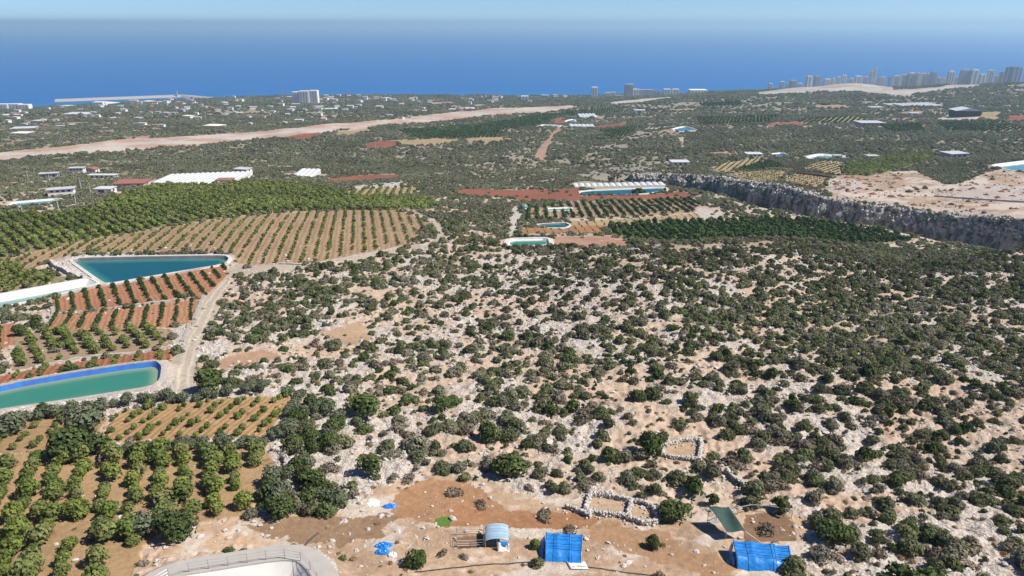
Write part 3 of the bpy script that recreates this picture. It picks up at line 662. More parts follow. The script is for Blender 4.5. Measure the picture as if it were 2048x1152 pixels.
# ------------------------------------------------------------------ mesh helpers
def mesh_np(name, v, f, mat=None, smooth=False):
    """v (n,3); f (m,k) with one k"""
    v = np.asarray(v, np.float32); f = np.asarray(f, np.int32)
    me = bpy.data.meshes.new(name)
    k = f.shape[1]
    me.vertices.add(len(v)); me.vertices.foreach_set('co', v.ravel())
    me.loops.add(f.size); me.loops.foreach_set('vertex_index', f.ravel())
    me.polygons.add(len(f)); me.polygons.foreach_set('loop_start', np.arange(0, f.size, k, dtype=np.int32)); me.polygons.foreach_set('loop_total', np.full(len(f), k, np.int32))
    if smooth:
        me.polygons.foreach_set('use_smooth', np.ones(len(f), bool))
    if mat:
        me.materials.append(M[mat])
    me.update(calc_edges=True)
    return me
class MB:
    def __init__(s): s.v = []; s.f = []
    def add(s, v, f):
        k = len(s.v); s.v += [tuple(p) for p in v]; s.f += [tuple(i + k for i in q) for q in f]; return s
    def box(s, x0, x1, y0, y1, z0, z1, taper=0.0):
        t = taper
        return s.add([(x0, y0, z0), (x1, y0, z0), (x1, y1, z0), (x0, y1, z0), (x0 + t, y0 + t, z1), (x1 - t, y0 + t, z1), (x1 - t, y1 - t, z1), (x0 + t, y1 - t, z1)],
                     [(3, 2, 1, 0), (4, 5, 6, 7), (0, 1, 5, 4), (1, 2, 6, 5), (2, 3, 7, 6), (3, 0, 4, 7)])
    def tube(s, pts, r, n=6, r1=None):
        pts = [Vector(p) for p in pts]; k = len(s.v); m = len(pts)
        for i, p in enumerate(pts):
            d = (pts[min(i + 1, m - 1)] - pts[max(i - 1, 0)]).normalized()
            u = d.cross(Vector((0.31, 0.2, 0.93)) if abs(d.z) < 0.9 else Vector((1, 0, 0))).normalized(); w = d.cross(u)
            rr = r if r1 is None else r + (r1 - r) * i / (m - 1)
            for j in range(n):
                a = 2 * math.pi * j / n; q = p + (u * math.cos(a) + w * math.sin(a)) * rr; s.v.append(tuple(q))
        for i in range(m - 1):
            for j in range(n):
                s.f.append((k + i * n + j, k + i * n + (j + 1) % n, k + (i + 1) * n + (j + 1) % n, k + (i + 1) * n + j))
        s.f.append(tuple(k + j for j in range(n))[::-1]); s.f.append(tuple(k + (m - 1) * n + j for j in range(n)))
        return s
    def mesh(s, name, mat, smooth=False):
        me = bpy.data.meshes.new(name); me.from_pydata(s.v, [], s.f)
        if mat: me.materials.append(M[mat])
        if smooth: me.polygons.foreach_set('use_smooth', [True] * len(me.polygons))
        me.update(); return me
    def build(s, name, mat, parent=None, smooth=False):
        return link(name, s.mesh(name, mat, smooth), parent)
def link(name, me, parent=None, loc=None, rotz=None, scale=None):
    o = bpy.data.objects.new(name, me); C.objects.link(o)
    if parent is not None: o.parent = parent
    if loc is not None: o.location = loc
    if rotz is not None: o.rotation_euler = (0, 0, rotz)
    if scale is not None: o.scale = scale if hasattr(scale, '__len__') else (scale,) * 3
    return o
def tag(o, label=None, cat=None, group=None, kind=None):
    if label: o['label'] = label
    if cat: o['category'] = cat
    if group: o['group'] = group
    if kind: o['kind'] = kind
    return o
def empty(name, loc, rz=0.0):
    o = bpy.data.objects.new(name, None); C.objects.link(o); o.location = loc; o.rotation_euler = (0, 0, rz); o.empty_display_size = 0.5
    return o
def gz(x, y):
    return T(np.atleast_1d(np.asarray(x, float)), np.atleast_1d(np.asarray(y, float)))
def ground_at(px, row):
    p = at(px, row)[0]
    return float(p[0]), float(p[1]), float(gz(p[0], p[1])[0])

# ------------------------------------------------------------------ the ground sheet
prof_r = np.array([r for r, _ in LEFT], float)[::-1]; prof_y = np.array([y for _, y in LEFT], float)[::-1]
ys = [46.0]
while ys[-1] < 3400:
    y = ys[-1]
    drow = 1.75 / max(abs((np.interp(y * 1.01, prof_y[::-1], prof_r[::-1]) - np.interp(y, prof_y[::-1], prof_r[::-1])) / (0.01 * y)), 1e-6)
    ys.append(y + min(drow, 0.0085 * y))
YS = np.array(ys); NA = 1120
AS = np.linspace(-0.98, 0.98, NA)
GX, GY = AS[None, :] * (YS[:, None] + 45), np.repeat(YS[:, None], NA, 1)
gx, gy = GX.ravel(), GY.ravel()
gk = lu_index(gx, gy)
gzv = T(gx, gy)
soil = LU_COL[gk].copy(); rock = LU_ROCK[gk].copy()
wild = gk < 0
# wild ground: tan to pinkish earth, paler to the rear
mix = fbm(gx, gy, 16, 4, 51)[:, None]
soil[wild] = (np.array((0.385, 0.27, 0.19)) * (1 - mix) + np.array((0.40, 0.325, 0.255)) * mix)[wild]
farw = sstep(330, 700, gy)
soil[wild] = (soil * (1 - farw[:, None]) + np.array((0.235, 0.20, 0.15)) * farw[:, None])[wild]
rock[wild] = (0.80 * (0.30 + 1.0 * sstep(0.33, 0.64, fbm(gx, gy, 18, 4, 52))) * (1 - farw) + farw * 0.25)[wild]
for i, lu in enumerate(LU):
    m = gk == i
    if lu['furrow'] and m.any():
        d = lu['trees']['d']; s = gx[m] * -d[1] + gy[m] * d[0]
        w = np.sin(2 * math.pi * (s + (fbm(gx[m], gy[m], 6, 2, 61) - 0.5) * 1.0) / lu['furrow'])
        soil[m] *= (1 + 0.13 * w + 0.30 * (fbm(gx[m], gy[m], 9, 4, 62) - 0.5))[:, None]
        gzv[m] += 0.09 * w
    elif m.any():
        soil[m] *= (1 + (0.75 if lu['name'] in ('bare_field', 'yard') else 0.36) * (fbm(gx[m], gy[m], 8 + 0.02 * lu['poly'][0, 1], 4, 63) - 0.5))[:, None]
for i, lu in enumerate(LU):
    if lu['name'] in ('bare_field', 'road_strip', 'yard', 'quarry'):
        m = gk == i
        s = {'bare_field': 22, 'road_strip': 60, 'yard': 5, 'quarry': 60}[lu['name']]
        t = sstep(0.44, 0.62, fbm(gx[m], gy[m] * 1.6, s, 5, 64, 0.6))[:, None] * 0.75
        pale = np.array((0.46, 0.405, 0.35)) if lu['name'] != 'quarry' else np.array((0.26, 0.20, 0.15))
        soil[m] = soil[m] * (1 - t) + pale * t
nr, nc = len(YS), NA
i0 = (np.arange(nr - 1)[:, None] * nc + np.arange(nc - 1)[None, :]).ravel()
gf = np.c_[i0, i0 + 1, i0 + nc + 1, i0 + nc]
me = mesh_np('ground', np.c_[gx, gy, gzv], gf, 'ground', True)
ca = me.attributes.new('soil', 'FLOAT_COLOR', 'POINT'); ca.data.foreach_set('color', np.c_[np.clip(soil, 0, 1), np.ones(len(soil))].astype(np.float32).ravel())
ra = me.attributes.new('rock', 'FLOAT', 'POINT'); ra.data.foreach_set('value', np.clip(rock, 0, 1.4).astype(np.float32))
tag(link('ground', me), 'rocky coastal plain of fields and scrub falling to the sea', None, None, 'structure')
def zg(x, y):
    """height on the ground sheet itself"""
    x = np.asarray(x, float); y = np.asarray(y, float)
    j = np.clip(np.interp(y, YS, np.arange(nr)), 0, nr - 1.001); i = np.clip((x / (y + 45) - AS[0]) / (AS[1] - AS[0]), 0, nc - 1.001)
    j0 = j.astype(int); i0_ = i.astype(int); fj = j - j0; fi = i - i0_
    Z = gzv.reshape(nr, nc)
    return (Z[j0, i0_] * (1 - fi) + Z[j0, i0_ + 1] * fi) * (1 - fj) + (Z[j0 + 1, i0_] * (1 - fi) + Z[j0 + 1, i0_ + 1] * fi) * fj

# sea: one sheet to the horizon
sy = np.r_[np.linspace(1900, 3600, 40), np.exp(np.linspace(math.log(3700), math.log(150000), 30))]; sa = np.linspace(-1.6, 1.6, 90)
SX, SY = sa[None, :] * sy[:, None], np.repeat(sy[:, None], 90, 1)
k0 = (np.arange(69)[:, None] * 90 + np.arange(89)[None, :]).ravel()
me = mesh_np('sea', np.c_[SX.ravel(), SY.ravel(), np.zeros(SX.size)], np.c_[k0, k0 + 1, k0 + 91, k0 + 90], 'sea')
sh = 1 - sstep(-20, 330, SY.ravel() - coastY(SX.ravel(), SY.ravel()))
a_ = me.attributes.new('shallow', 'FLOAT', 'POINT'); a_.data.foreach_set('value', (sh * 0.8).astype(np.float32))
tag(link('sea', me), 'open blue sea reaching to the horizon', None, None, 'structure')

# cliff of the gorge
nt_ = 30; ns = len(CL)
tt = np.linspace(0, 1, nt_)
S2, T2 = np.meshgrid(CS, tt, indexing='ij')
top = T0(CL[:, 0], CL[:, 1])
cv = []
capn = 4
for j in range(capn):            # cap lying on the plateau edge
    s = -6.5 + 6.5 * j / capn
    q = CL + CN * s
    cv.append(np.c_[q, T0(q[:, 0], q[:, 1]) + 0.12 + 0.9 * (j / capn) * (fbm(CS, CS * 0 + j * 2.0, 5, 3, 71))])
for j in range(nt_):
    t = tt[j]; zrel = t * (CD + 3)
    big = (np.abs(fbm(CS, zrel * 0.22, 15, 3, 72) - 0.5) * -22 + 3.2) * min(1, t * 3 + 0.12)
    sm = (fbm(CS, zrel, 3.5, 3, 73, 0.65) - 0.5) * 5.0
    ledge = 0.6 * np.floor(zrel / 4.0 + 0.6 * fbm(CS, CS * 0, 20, 2, 74))
    q = CL + CN * (t * 2.2 + 4.5 * min(t / 0.3, 1) * fbm(CS, CS * 0, 11, 2, 76) + big + sm + ledge)[:, None]
    z0 = top + 0.35 + (fbm(CS, CS * 0, 7, 3, 75) - 0.3) * 2.2 * (1 - t)
    cv.append(np.c_[q, z0 - zrel])
cv = np.stack(cv, 1); nn = cv.shape[1]
k0 = (np.arange(ns - 1)[:, None] * nn + np.arange(nn - 1)[None, :]).ravel()
tag(link('cliff', mesh_np('cliff', cv.reshape(-1, 3), np.c_[k0, k0 + nn, k0 + nn + 1, k0 + 1], 'cliff_rock')), 'grey limestone cliff along the far side of the gorge', None, None, 'structure')

# ------------------------------------------------------------------ reservoirs
def ring_mesh(name, rings, mat, parent, fill=False, attr=None, smooth=True):
    n = len(rings[0]); v = np.concatenate(rings); f = []
    for k in range(len(rings) - 1):
        for i in range(n):
            j = (i + 1) % n
            f.append((k * n + i, k * n + j, (k + 1) * n + j, (k + 1) * n + i))
    if fill:
        f.append(tuple((len(rings) - 1) * n + i for i in range(n)))
    me = bpy.data.meshes.new(name); me.from_pydata([tuple(p) for p in v], [], f); me.materials.append(M[mat])
    if attr is not None:
        a = me.attributes.new('shallow', 'FLOAT', 'POINT'); a.data.foreach_set('value', np.asarray(attr).astype(np.float32))
    me.update()
    return link(name, me, parent)
def lift(p, z):
    return np.c_[p, np.full(len(p), z)]
for p in PONDS:
    w, z = p['poly'], p['z']; c = w.mean(0)
    root = empty(p['name'], (float(c[0]), float(c[1]), z))
    tag(root, p['label'], 'reservoir')
    q = w - c
    jit = lambda a: 0
    ring_mesh('rim', [lift(offset(q, -p['rimw'] - 0.7), -1.4), lift(offset(q, -p['rimw']), 0.0), lift(q, 0.05), lift(offset(q, 0.12), -0.35)], p['rim'], root)
    # bowl: rings drawn towards the middle, as deep as their distance from the edge allows
    cc = q[np.argmax(segdist(q, q[:, 0] * 0.3, q[:, 1] * 0.3))] * 0.3 if segdist(q, np.zeros(1), np.zeros(1))[0] < 0.1 * p['size'] else np.zeros(2)
    def bowl(t):
        o_ = cc + (q - cc) * t
        dist = segdist(q, o_[:, 0], o_[:, 1])
        return o_, dist
    wr = (fbm(np.arange(len(q)) * 1.0, np.zeros(len(q)), 2.5, 2, 81) - 0.5)
    r = []
    for t in (0.998, 0.98, 0.955, 0.93, 0.90, 0.86, 0.80, 0.7, 0.5, 0.1):
        o_, dist = bowl(t)
        r.append(np.c_[o_, -0.06 - np.minimum(p['depth'], dist * p['slope'] * (1 + 0.25 * wr))])
    ring_mesh('liner', r, p['liner'], root, True)
    if p['water']:
        r = []; sh = []
        for t in (0.995, 0.97, 0.94, 0.91, 0.87, 0.82, 0.75, 0.6, 0.4, 0.1):
            o_, dist = bowl(t); r.append(lift(o_, -p['wd'])); sh.append(1 - sstep(p['wd'] / p['slope'], p['wd'] / p['slope'] + 0.11 * p['size'], dist))
        ring_mesh('water', r, p['water'], root, True, np.concatenate(sh))
    BUILT.append((c[0], c[1], 0))

# fence and pipe on the rim of the reservoir at the bottom edge
pb = PONDS[-1]; rimp = offset(pb['poly'], -0.35)
fence = empty('fence', (float(rimp[0, 0]), float(rimp[0, 1]), pb['z'])); tag(fence, 'thin wire fence on posts along the grey reservoir rim', 'fence')
org = np.array([rimp[0, 0], rimp[0, 1], pb['z']])
fp = resample(rimp, 2.1)
post = MB().tube([(0, 0, -0.1), (0, 0, 1.35)], 0.045, 5).mesh('post', 'metal')
for x, y in fp:
    link('post', post, fence, (float(x - org[0]), float(y - org[1]), 0.0))
for hh in (0.45, 0.85, 1.28):
    MB().tube([(x - org[0], y - org[1], hh) for x, y in np.vstack([fp, fp[:1]])], 0.02, 4).build('wire', 'metal', fence)
a0, a1 = P([(588, 1136), (640, 1097)])
zz = pb['z'] + 0.14
tag(MB().tube([(a0[0], a0[1], zz - 1.2), (a0[0] * .4 + a1[0] * .6, a0[1] * .4 + a1[1] * .6, zz), (a1[0], a1[1], zz - 0.05)], 0.13, 8).build('pipe', 'dark_pipe'), 'dark pipe lying over the rim of the empty reservoir', 'pipe')

# ------------------------------------------------------------------ buildings
def wpx(px, Y, z):
    return (px - 1024) * depth_of(Y, z) / F
def zrow(row, Y):
    return ZC - slope_of(row) * Y
def place(pl, pr, rt, rb, Y=None):
    """width, height and spot of something seen between two columns and two rows"""
    if Y is None:
        x, Y, _ = at((pl + pr) / 2, rb)[0]
    zb = zrow(rb, Y); zt = zrow(rt, Y)
    k = mpp(Y, zb)
    x = (0.5 * (pl + pr) - 1024) * k
    z0 = min(float(zg(x, Y)), zb)
    return x, Y, z0, (pr - pl) * k, zt - z0
def house(pl, pr, rt, rb, label, wall='render_white', roof='roof_grey', rz=0.0, floors=2, nwin=3, gable=False, Y=None, name='house', cat='house', group=None, deep=0.7, detail=True):
    x, y, z, w, h = place(pl, pr, rt, rb, Y)
    h = max(h, 2.6); w = max(w, 2.5); d = max(w * deep, 4)
    y2 = y + d / 2
    z = min(z, float(zg(x, y2)), float(zg(x - w / 2, y)), float(zg(x + w / 2, y))) - 0.2
    h += 0.2
    root = empty(name, (x, y2, z), rz); tag(root, label, cat, group)
    BUILT.append((x, y2, max(w, d) * 0.75))
    hw = h * (0.72 if gable else 0.94)
    MB().box(-w / 2, w / 2, -d / 2, d / 2, 0, hw).build('wall', wall, root)
    e = 0.04 * w + 0.2
    if gable:
        MB().add([(-w / 2 - e, -d / 2 - e, hw), (w / 2 + e, -d / 2 - e, hw), (w / 2 + e, d / 2 + e, hw), (-w / 2 - e, d / 2 + e, hw), (0, -d / 2 - e, h), (0, d / 2 + e, h), (0, -d / 2 - e, hw + 0.01), (0, d / 2 + e, hw + 0.01)],
                 [(0, 4, 5, 3), (4, 1, 2, 5), (0, 1, 4), (2, 3, 5), (3, 2, 1, 0)]).build('roof', roof, root)
    else:
        MB().box(-w / 2 - e, w / 2 + e, -d / 2 - e, d / 2 + e, hw, h).build('roof', roof, root)
    if detail:
        fh = hw / floors; ww = w / (nwin * 2 + 1)
        wm = MB().box(-ww / 2, ww / 2, -0.06, 0.05, 0, fh * 0.42).mesh('window', 'window_glass')
        for f_ in range(floors):
            for k in range(nwin):
                if f_ == 0 and k == nwin // 2:
                    MB().box(-ww / 2, ww / 2, -0.07, 0.05, 0, fh * 0.72).build('door', 'wood', root).location = (0, -d / 2, 0.2)
                    continue
                link('window', wm, root, (-w / 2 + ww * (1.5 + 2 * k), -d / 2, fh * (f_ + 0.35)))
                if k == 0 and nwin > 1:
                    link('window', wm, root, (w / 2, 0, fh * (f_ + 0.35)), math.pi / 2)
    return root
house(470, 498, 337, 351, 'white two-storey farmhouse beside the white greenhouses', rz=-0.25, nwin=3)
house(139, 166, 335, 348, 'wide white two-storey house with grey roof at the left of the grove', rz=0.15, nwin=4, wall='render_white', deep=0.45)
house(172, 192, 335, 346, 'small white house with red roof beside the wide white house', roof='roof_red', gable=True, floors=1, nwin=3)
house(80, 112, 346, 357, 'grey flat-roofed shed left of the wide white house', 'render_grey', 'roof_grey', 0.3, 1, 3, deep=0.4)
house(97, 142, 377, 393, 'white farm building beside the pale teal pond', 'render_white', 'roof_grey', 0.35, 2, 4, deep=0.4)
house(190, 222, 376, 386, 'low white hut at the left edge of the dense grove', floors=1, nwin=2, roof='white_plastic')
house(228, 284, 364, 374, 'long low shed with dull red roof beside the white greenhouses', 'render_pink', 'roof_red', 0.1, 1, 4, gable=False)
house(178, 230, 351, 356, 'long white shed behind the dense green grove', floors=1, nwin=5, roof='white_plastic', deep=0.2)
house(432, 462, 359, 366, 'small red-roofed shed at the right end of the greenhouses', 'render_pink', 'roof_red', 0, 1, 2)
house(470, 492, 352, 359, 'low pale shed in front of the white farmhouse', floors=1, nwin=2)
house(1915, 1961, 215, 234, 'brown barn with white gabled roof on the right-hand rise', 'brown_cladding', 'white_plastic', -0.12, 1, 1, gable=True, name='barn', cat='barn', detail=False)
house(1822, 1842, 226, 231, 'small white hut left of the brown barn', floors=1, nwin=2)
house(1722, 1768, 244, 252, 'long grey shed among scrub on the right', 'render_grey', 'roof_grey', 0, 1, 5)
house(1668, 1684, 310, 318, 'white pump house beside the half empty pale reservoir', floors=1, nwin=2)
house(1736, 1757, 311, 318, 'pale hut at the edge of the dark green orchard on the right', floors=1, nwin=2)
house(1896, 1936, 306, 315, 'grey-roofed hut right of the dark green orchard', 'render_grey', 'roof_grey', 0.2, 1, 3)
house(1344, 1378, 323, 331, 'low white shed beside the rocky gorge head', floors=1, nwin=3, roof='white_plastic')
house(1495, 1525, 307, 313, 'low white shed above the terraced orchards', floors=1, nwin=3, roof='white_plastic')
house(1270, 1290, 220, 226, 'tiny white shed on the wooded rise in the middle distance', floors=1, nwin=2, roof='white_plastic')

# houses of the coastal villages
villas = [(8, 232, 24), (50, 228, 8), (72, 244, 22), (85, 243, 10), (48, 246, 12), (110, 244, 10), (40, 259, 40), (86, 254, 14), (118, 256, 14), (38, 269, 34), (150, 230, 48), (185, 228, 8), (195, 234, 8), (235, 230, 10), (278, 228, 9), (298, 228, 10), (315, 228, 10), (332, 230, 12),
          (275, 239, 14), (375, 237, 18), (395, 240, 12), (435, 223, 10), (420, 220, 12), (460, 221, 10), (475, 204, 10), (505, 218, 14), (490, 236, 18), (425, 254, 34), (185, 280, 9), (283, 251, 14), (212, 209, 34), (130, 214, 24), (115, 216, 14), (265, 206, 16), (295, 205, 22), (318, 206, 22), (340, 202, 10),
          (522, 236, 14), (562, 212, 10), (590, 212, 14), (580, 223, 14), (597, 244, 16), (632, 215, 24), (660, 220, 24), (637, 221, 14), (669, 203, 10), (700, 217, 12), (758, 217, 14), (737, 199, 8), (752, 198, 10), (773, 200, 8), (787, 202, 9), (807, 207, 10), (849, 226, 9), (887, 225, 9), (904, 222, 12), (934, 219, 28), (819, 236, 9), (803, 238, 9),
          (979, 205, 9), (992, 204, 9), (942, 203, 9), (697, 193, 8), (717, 194, 8), (652, 195, 9), (677, 194, 8), (540, 216, 9), (608, 222, 9), (690, 224, 10), (350, 218, 9), (365, 225, 9), (245, 222, 9), (160, 222, 9), (30, 238, 12), (15, 246, 10), (225, 240, 10), (470, 228, 9), (450, 212, 9), (400, 212, 9), (545, 226, 10), (1090, 195, 14), (1110, 194, 9), (1130, 195, 9), (1060, 206, 8), (200, 216, 10), (240, 215, 10), (270, 218, 9), (300, 215, 9), (385, 206, 9), (355, 208, 9), (330, 212, 8), (520, 222, 9), (575, 232, 9), (640, 232, 8), (560, 205, 9), (720, 206, 8), (830, 199, 8), (860, 206, 8), (1000, 197, 9), (960, 196, 9)]
_v = random.Random(31)
while len(villas) < 165:
    c_, r_ = _v.uniform(0, 1000), 194 + 62 * _v.random() ** 1.5
    if r_ < 196 + max(0, 260 - c_) * 0.1 or (c_ > 450 and r_ > 262 - (c_ - 400) * 0.075):
        continue
    villas.append((c_, r_, _v.uniform(6, 11)))
for i, (cx, rb, w) in enumerate(villas):
    r_ = random.Random(i)
    flat = w > 20
    hgt = 2.4 if flat else r_.uniform(4.0, 6.5)
    red = (not flat) and r_.random() < 0.22
    house(cx - w / 2, cx + w / 2, rb - hgt, rb, ('long low pale shed on the coastal plain' if flat else ('small pale house with red roof on the coastal plain' if red else 'small white house with flat roof on the coastal plain')),
          r_.choice(['render_white', 'render_white', 'render_cream', 'render_grey']), 'roof_red' if red else r_.choice(['roof_grey', 'white_plastic', 'render_cream']), r_.uniform(-0.5, 0.5), 1, 1, gable=red, name='shed' if flat else 'house', cat='shed' if flat else 'house',
          group='sheds of the coastal plain' if flat else ('red roofed houses of the coastal plain' if red else 'white houses of the coastal plain'), detail=False)

def tower(pl, pr, rt, rb, Y, label, wall='tower_wall', nstrip=3, name='apartment_tower', cat='tower', group=None, deep=0.8, crown=True, glass='render_grey'):
    x, y, z, w, h = place(pl, pr, rt, rb, Y)
    z = min(z, float(zg(x, y + w * deep / 2))) - 1.5; h = zrow(rt, Y) - z; d = w * deep
    root = empty(name, (x, y + d / 2, z)); tag(root, label, cat, group)
    BUILT.append((x, y + d / 2, w * 0.7))
    MB().box(-w / 2, w / 2, -d / 2, d / 2, 0, h * 0.965).build('wall', wall, root)
    sw = w / (2 * nstrip + 1)
    sm = MB().box(-sw / 2, sw / 2, -0.35, 0.3, 4, h * 0.93).mesh('window_strip', glass)
    for k in range(nstrip):
        link('window_strip', sm, root, (-w / 2 + sw * (1.5 + 2 * k), -d / 2, 0))
    sm2 = MB().box(-d * 0.13, d * 0.13, -0.35, 0.3, 4, h * 0.93).mesh('window_strip', glass)
    for sx in (-1, 1):
        link('window_strip', sm2, root, (sx * w / 2, 0, 0), math.pi / 2)
    if crown:
        MB().box(-w * 0.28, w * 0.3, -d * 0.3, d * 0.3, h * 0.9651, h).build('roof_housing', wall, root)
    return root
# white hotel on the left coast: three staggered wings
def hotel(blocks, Y, label, rb):
    cx = sum(0.5 * (b[0] + b[1]) for b in blocks) / len(blocks)
    x0, y0, z0, _, _ = place(cx - 1, cx + 1, rb - 5, rb, Y)
    root = empty('hotel', (x0, y0 + 8, z0 - 1)); tag(root, label, 'hotel')
    BUILT.append((x0, y0 + 8, 45))
    for i, (l_, r_, rt) in enumerate(blocks):
        x, y, z, w, h = place(l_, r_, rt, rb, Y)
        cx_ = x - x0; dy = (-1.5 if i % 2 else 1.5); h = zrow(rt, Y) - (z0 - 1)
        bl = MB().box(-w / 2 + 0.02, w / 2 - 0.02, -9, 9, 0, h).build('wing', 'render_white', root); bl.location = (cx_, dy, 0)
        n = 3
        sw = w / (2 * n + 1)
        sm = MB().box(-sw * 0.42, sw * 0.42, -0.4, 0.3, 3, h - 2.5).mesh('balcony_strip', 'render_grey')
        for k in range(n):
            link('balcony_strip', sm, bl, (-w / 2 + sw * (1.5 + 2 * k), -9, 0))
hotel([(585, 600, 184), (600, 619, 182), (619, 636, 181)], 2080, 'tall white hotel with three wings standing alone on the left coast', 205)
hotel([(-25, -5, 208), (-5, 18, 208), (18, 40, 208), (40, 60, 209)], 2150, 'long white block of flats at the left edge by the sea', 221)
tower(1183, 1195, 174, 194, 2700, 'slim round-topped white tower standing alone by the shore', 'render_white', 2, deep=0.9, glass='render_grey')
tower(1211, 1220, 185, 193, 2720, 'left of two small pale blocks beside the slim white tower', 'render_cream', 2)
tower(1222, 1231, 184, 193, 2725, 'right of two small pale blocks beside the slim white tower', 'render_cream', 2)
tower(1250, 1266, 168, 190, 2680, 'grey tower with pale flat top at the left end of the shore terrace', 'render_grey', 3)
for i, (l_, r_, t_) in enumerate([(1266, 1278, 178), (1279, 1292, 179), (1293, 1306, 179), (1307, 1313, 180), (1316, 1322, 181), (1327, 1341, 178), (1345, 1358, 178)]):
    tower(l_, r_, t_, 190, 2700 + 9 * i, 'block number %s from the grey tower in the shore terrace' % ['one', 'two', 'three', 'four', 'five', 'six', 'seven'][i], 'render_white' if i > 4 or i == 0 else 'render_grey', 2, name='apartment_block', cat='apartment block', crown=False)
tower(1381, 1415, 180, 188, 2750, 'low white block with grey base right of the shore terrace', 'render_white', 5, name='apartment_block', cat='apartment block', crown=False)
tower(1035, 1042, 192, 200, 2480, 'low pinkish block left of the white block on the central shore', 'render_pink', 1, name='apartment_block', cat='apartment block', crown=False)
tower(1042, 1057, 192, 200, 2470, 'low white block on the central shore', 'render_white', 2, name='apartment_block', cat='apartment block', crown=False)
tower(186, 207, 204, 215, 2330, 'pale square block behind the harbour', 'render_white', 3, name='apartment_block', cat='apartment block', crown=False)
sky_list = [(0, 40, 265), (90, 135, 250), (140, 165, 262), (170, 230, 240), (235, 280, 265), (300, 355, 207), (360, 420, 204), (440, 500, 230), (505, 532, 225), (540, 575, 212), (578, 622, 196), (640, 680, 225), (690, 750, 205), (755, 792, 210), (800, 826, 160), (828, 852, 140), (860, 888, 218), (892, 930, 210), (950, 980, 210), (992, 1048, 202), (1052, 1100, 190), (1108, 1165, 180), (1168, 1200, 178), (1204, 1246, 180), (1249, 1276, 185), (1282, 1338, 174), (1342, 1376, 215), (1380, 1416, 218), (1420, 1480, 168), (1484, 1512, 210), (1525, 1598, 158), (1604, 1670, 155), (1680, 1732, 190), (1737, 1788, 155), (1795, 1825, 200), (1828, 1862, 168), (1866, 1895, 178), (1904, 2010, 134), (2022, 2060, 190)]
ordinal = ['first', 'second', 'third', 'fourth', 'fifth', 'sixth', 'seventh', 'eighth', 'ninth', 'tenth', 'eleventh', 'twelfth', 'thirteenth', 'fourteenth', 'fifteenth', 'sixteenth', 'seventeenth', 'eighteenth', 'nineteenth', 'twentieth']
nsk = len(sky_list)
for i, (l_, r_, t_) in enumerate(sky_list):
    rr = random.Random(100 + i)
    lab = (ordinal[i] + ' tower from the left end of the hazy resort skyline') if i < 20 else (ordinal[nsk - 1 - i] + ' tower from the right end of the hazy resort skyline')
    if t_ == 140: lab = 'tallest slim tower rising above the white quarry hill'
    if t_ == 134: lab = 'broad dark tower with pale cap near the right end of the skyline'
    wall = rr.choice(['tower_wall', 'render_cream', 'render_white', 'render_white', 'render_cream', 'render_pink'])
    if t_ in (134, 158, 174): wall = 'glaze_blue' if t_ == 134 else 'render_grey'
    tower(1536 + l_ / 4 + (r_ - l_) * 0.03, 1536 + r_ / 4 - (r_ - l_) * 0.03, 100 + t_ / 4, 178, 2880 + rr.uniform(0, 260) - 0.06 * l_, lab, wall, rr.choice([1, 2, 2, 3]), group='towers of the resort skyline', deep=rr.uniform(0.6, 1.0), crown=rr.random() < 0.7)

# greenhouses
def greenhouse(pl, pr, rt, rb, n, label, skew=0.0, length=None, rise=0.2, side=2.0):
    x, y, z, w, h = place(pl, pr, rt, rb)
    L = length or max(8.0, at((pl + pr) / 2, rt + 1)[0][1] - y)
    root = empty('greenhouse', (x, y, float(zg(x, y + L / 2)) - 0.3)); tag(root, label, 'greenhouse')
    BUILT.append((x, y + L / 2, 0.5 * math.hypot(w, L) + 2))
    s = w / n; m = MB(); k = 9
    v = []; f = []
    for yy in (0, L):
        v.append((-s / 2, yy, -2)); 
        for j in range(k):
            a = math.pi * j / (k - 1); v.append((-s / 2 * math.cos(a), yy, side + s * rise * math.sin(a)))
        v.append((s / 2, yy, -2))
    kk = k + 2
    for j in range(kk - 1): f.append((j, j + 1, kk + j + 1, kk + j))
    f.append(tuple(range(kk))[::-1]); f.append(tuple(kk + j for j in range(kk)))
    me = m.add(v, f).mesh('tunnel', 'white_plastic')
    for i in range(n):
        xx = -w / 2 + s * (i + 0.5)
        link('tunnel', me, root, (xx, skew * (i - n / 2), float(zg(x + xx, y + L / 2)) - root.location.z - 0.3))
    return root
greenhouse(294, 450, 350, 368, 16, 'large white greenhouse of many tunnels beside the dense grove', 0.9, 42)
greenhouse(1146, 1334, 366, 373, 15, 'scalloped white greenhouse behind the long teal reservoir', 0.3, 14, 0.24, 0.2)
greenhouse(582, 622, 347, 353, 4, 'small white greenhouse above the dense grove', 0, 30)
greenhouse(1160, 1196, 227, 236, 5, 'bright white greenhouse beside the distant blue pool', 0, 60)
greenhouse(1140, 1190, 247, 255, 6, 'long white greenhouse below the distant blue pool', 0, 30)
greenhouse(1785, 1812, 208, 212, 5, 'low pale greenhouse at the left end of the right-hand ridge', 0, 40)
greenhouse(1814, 1888, 204, 213, 8, 'wide bright greenhouse on the right-hand wooded ridge', 0, 60)
greenhouse(1743, 1770, 213, 217, 4, 'small bright greenhouse below the right-hand ridge', 0, 20)

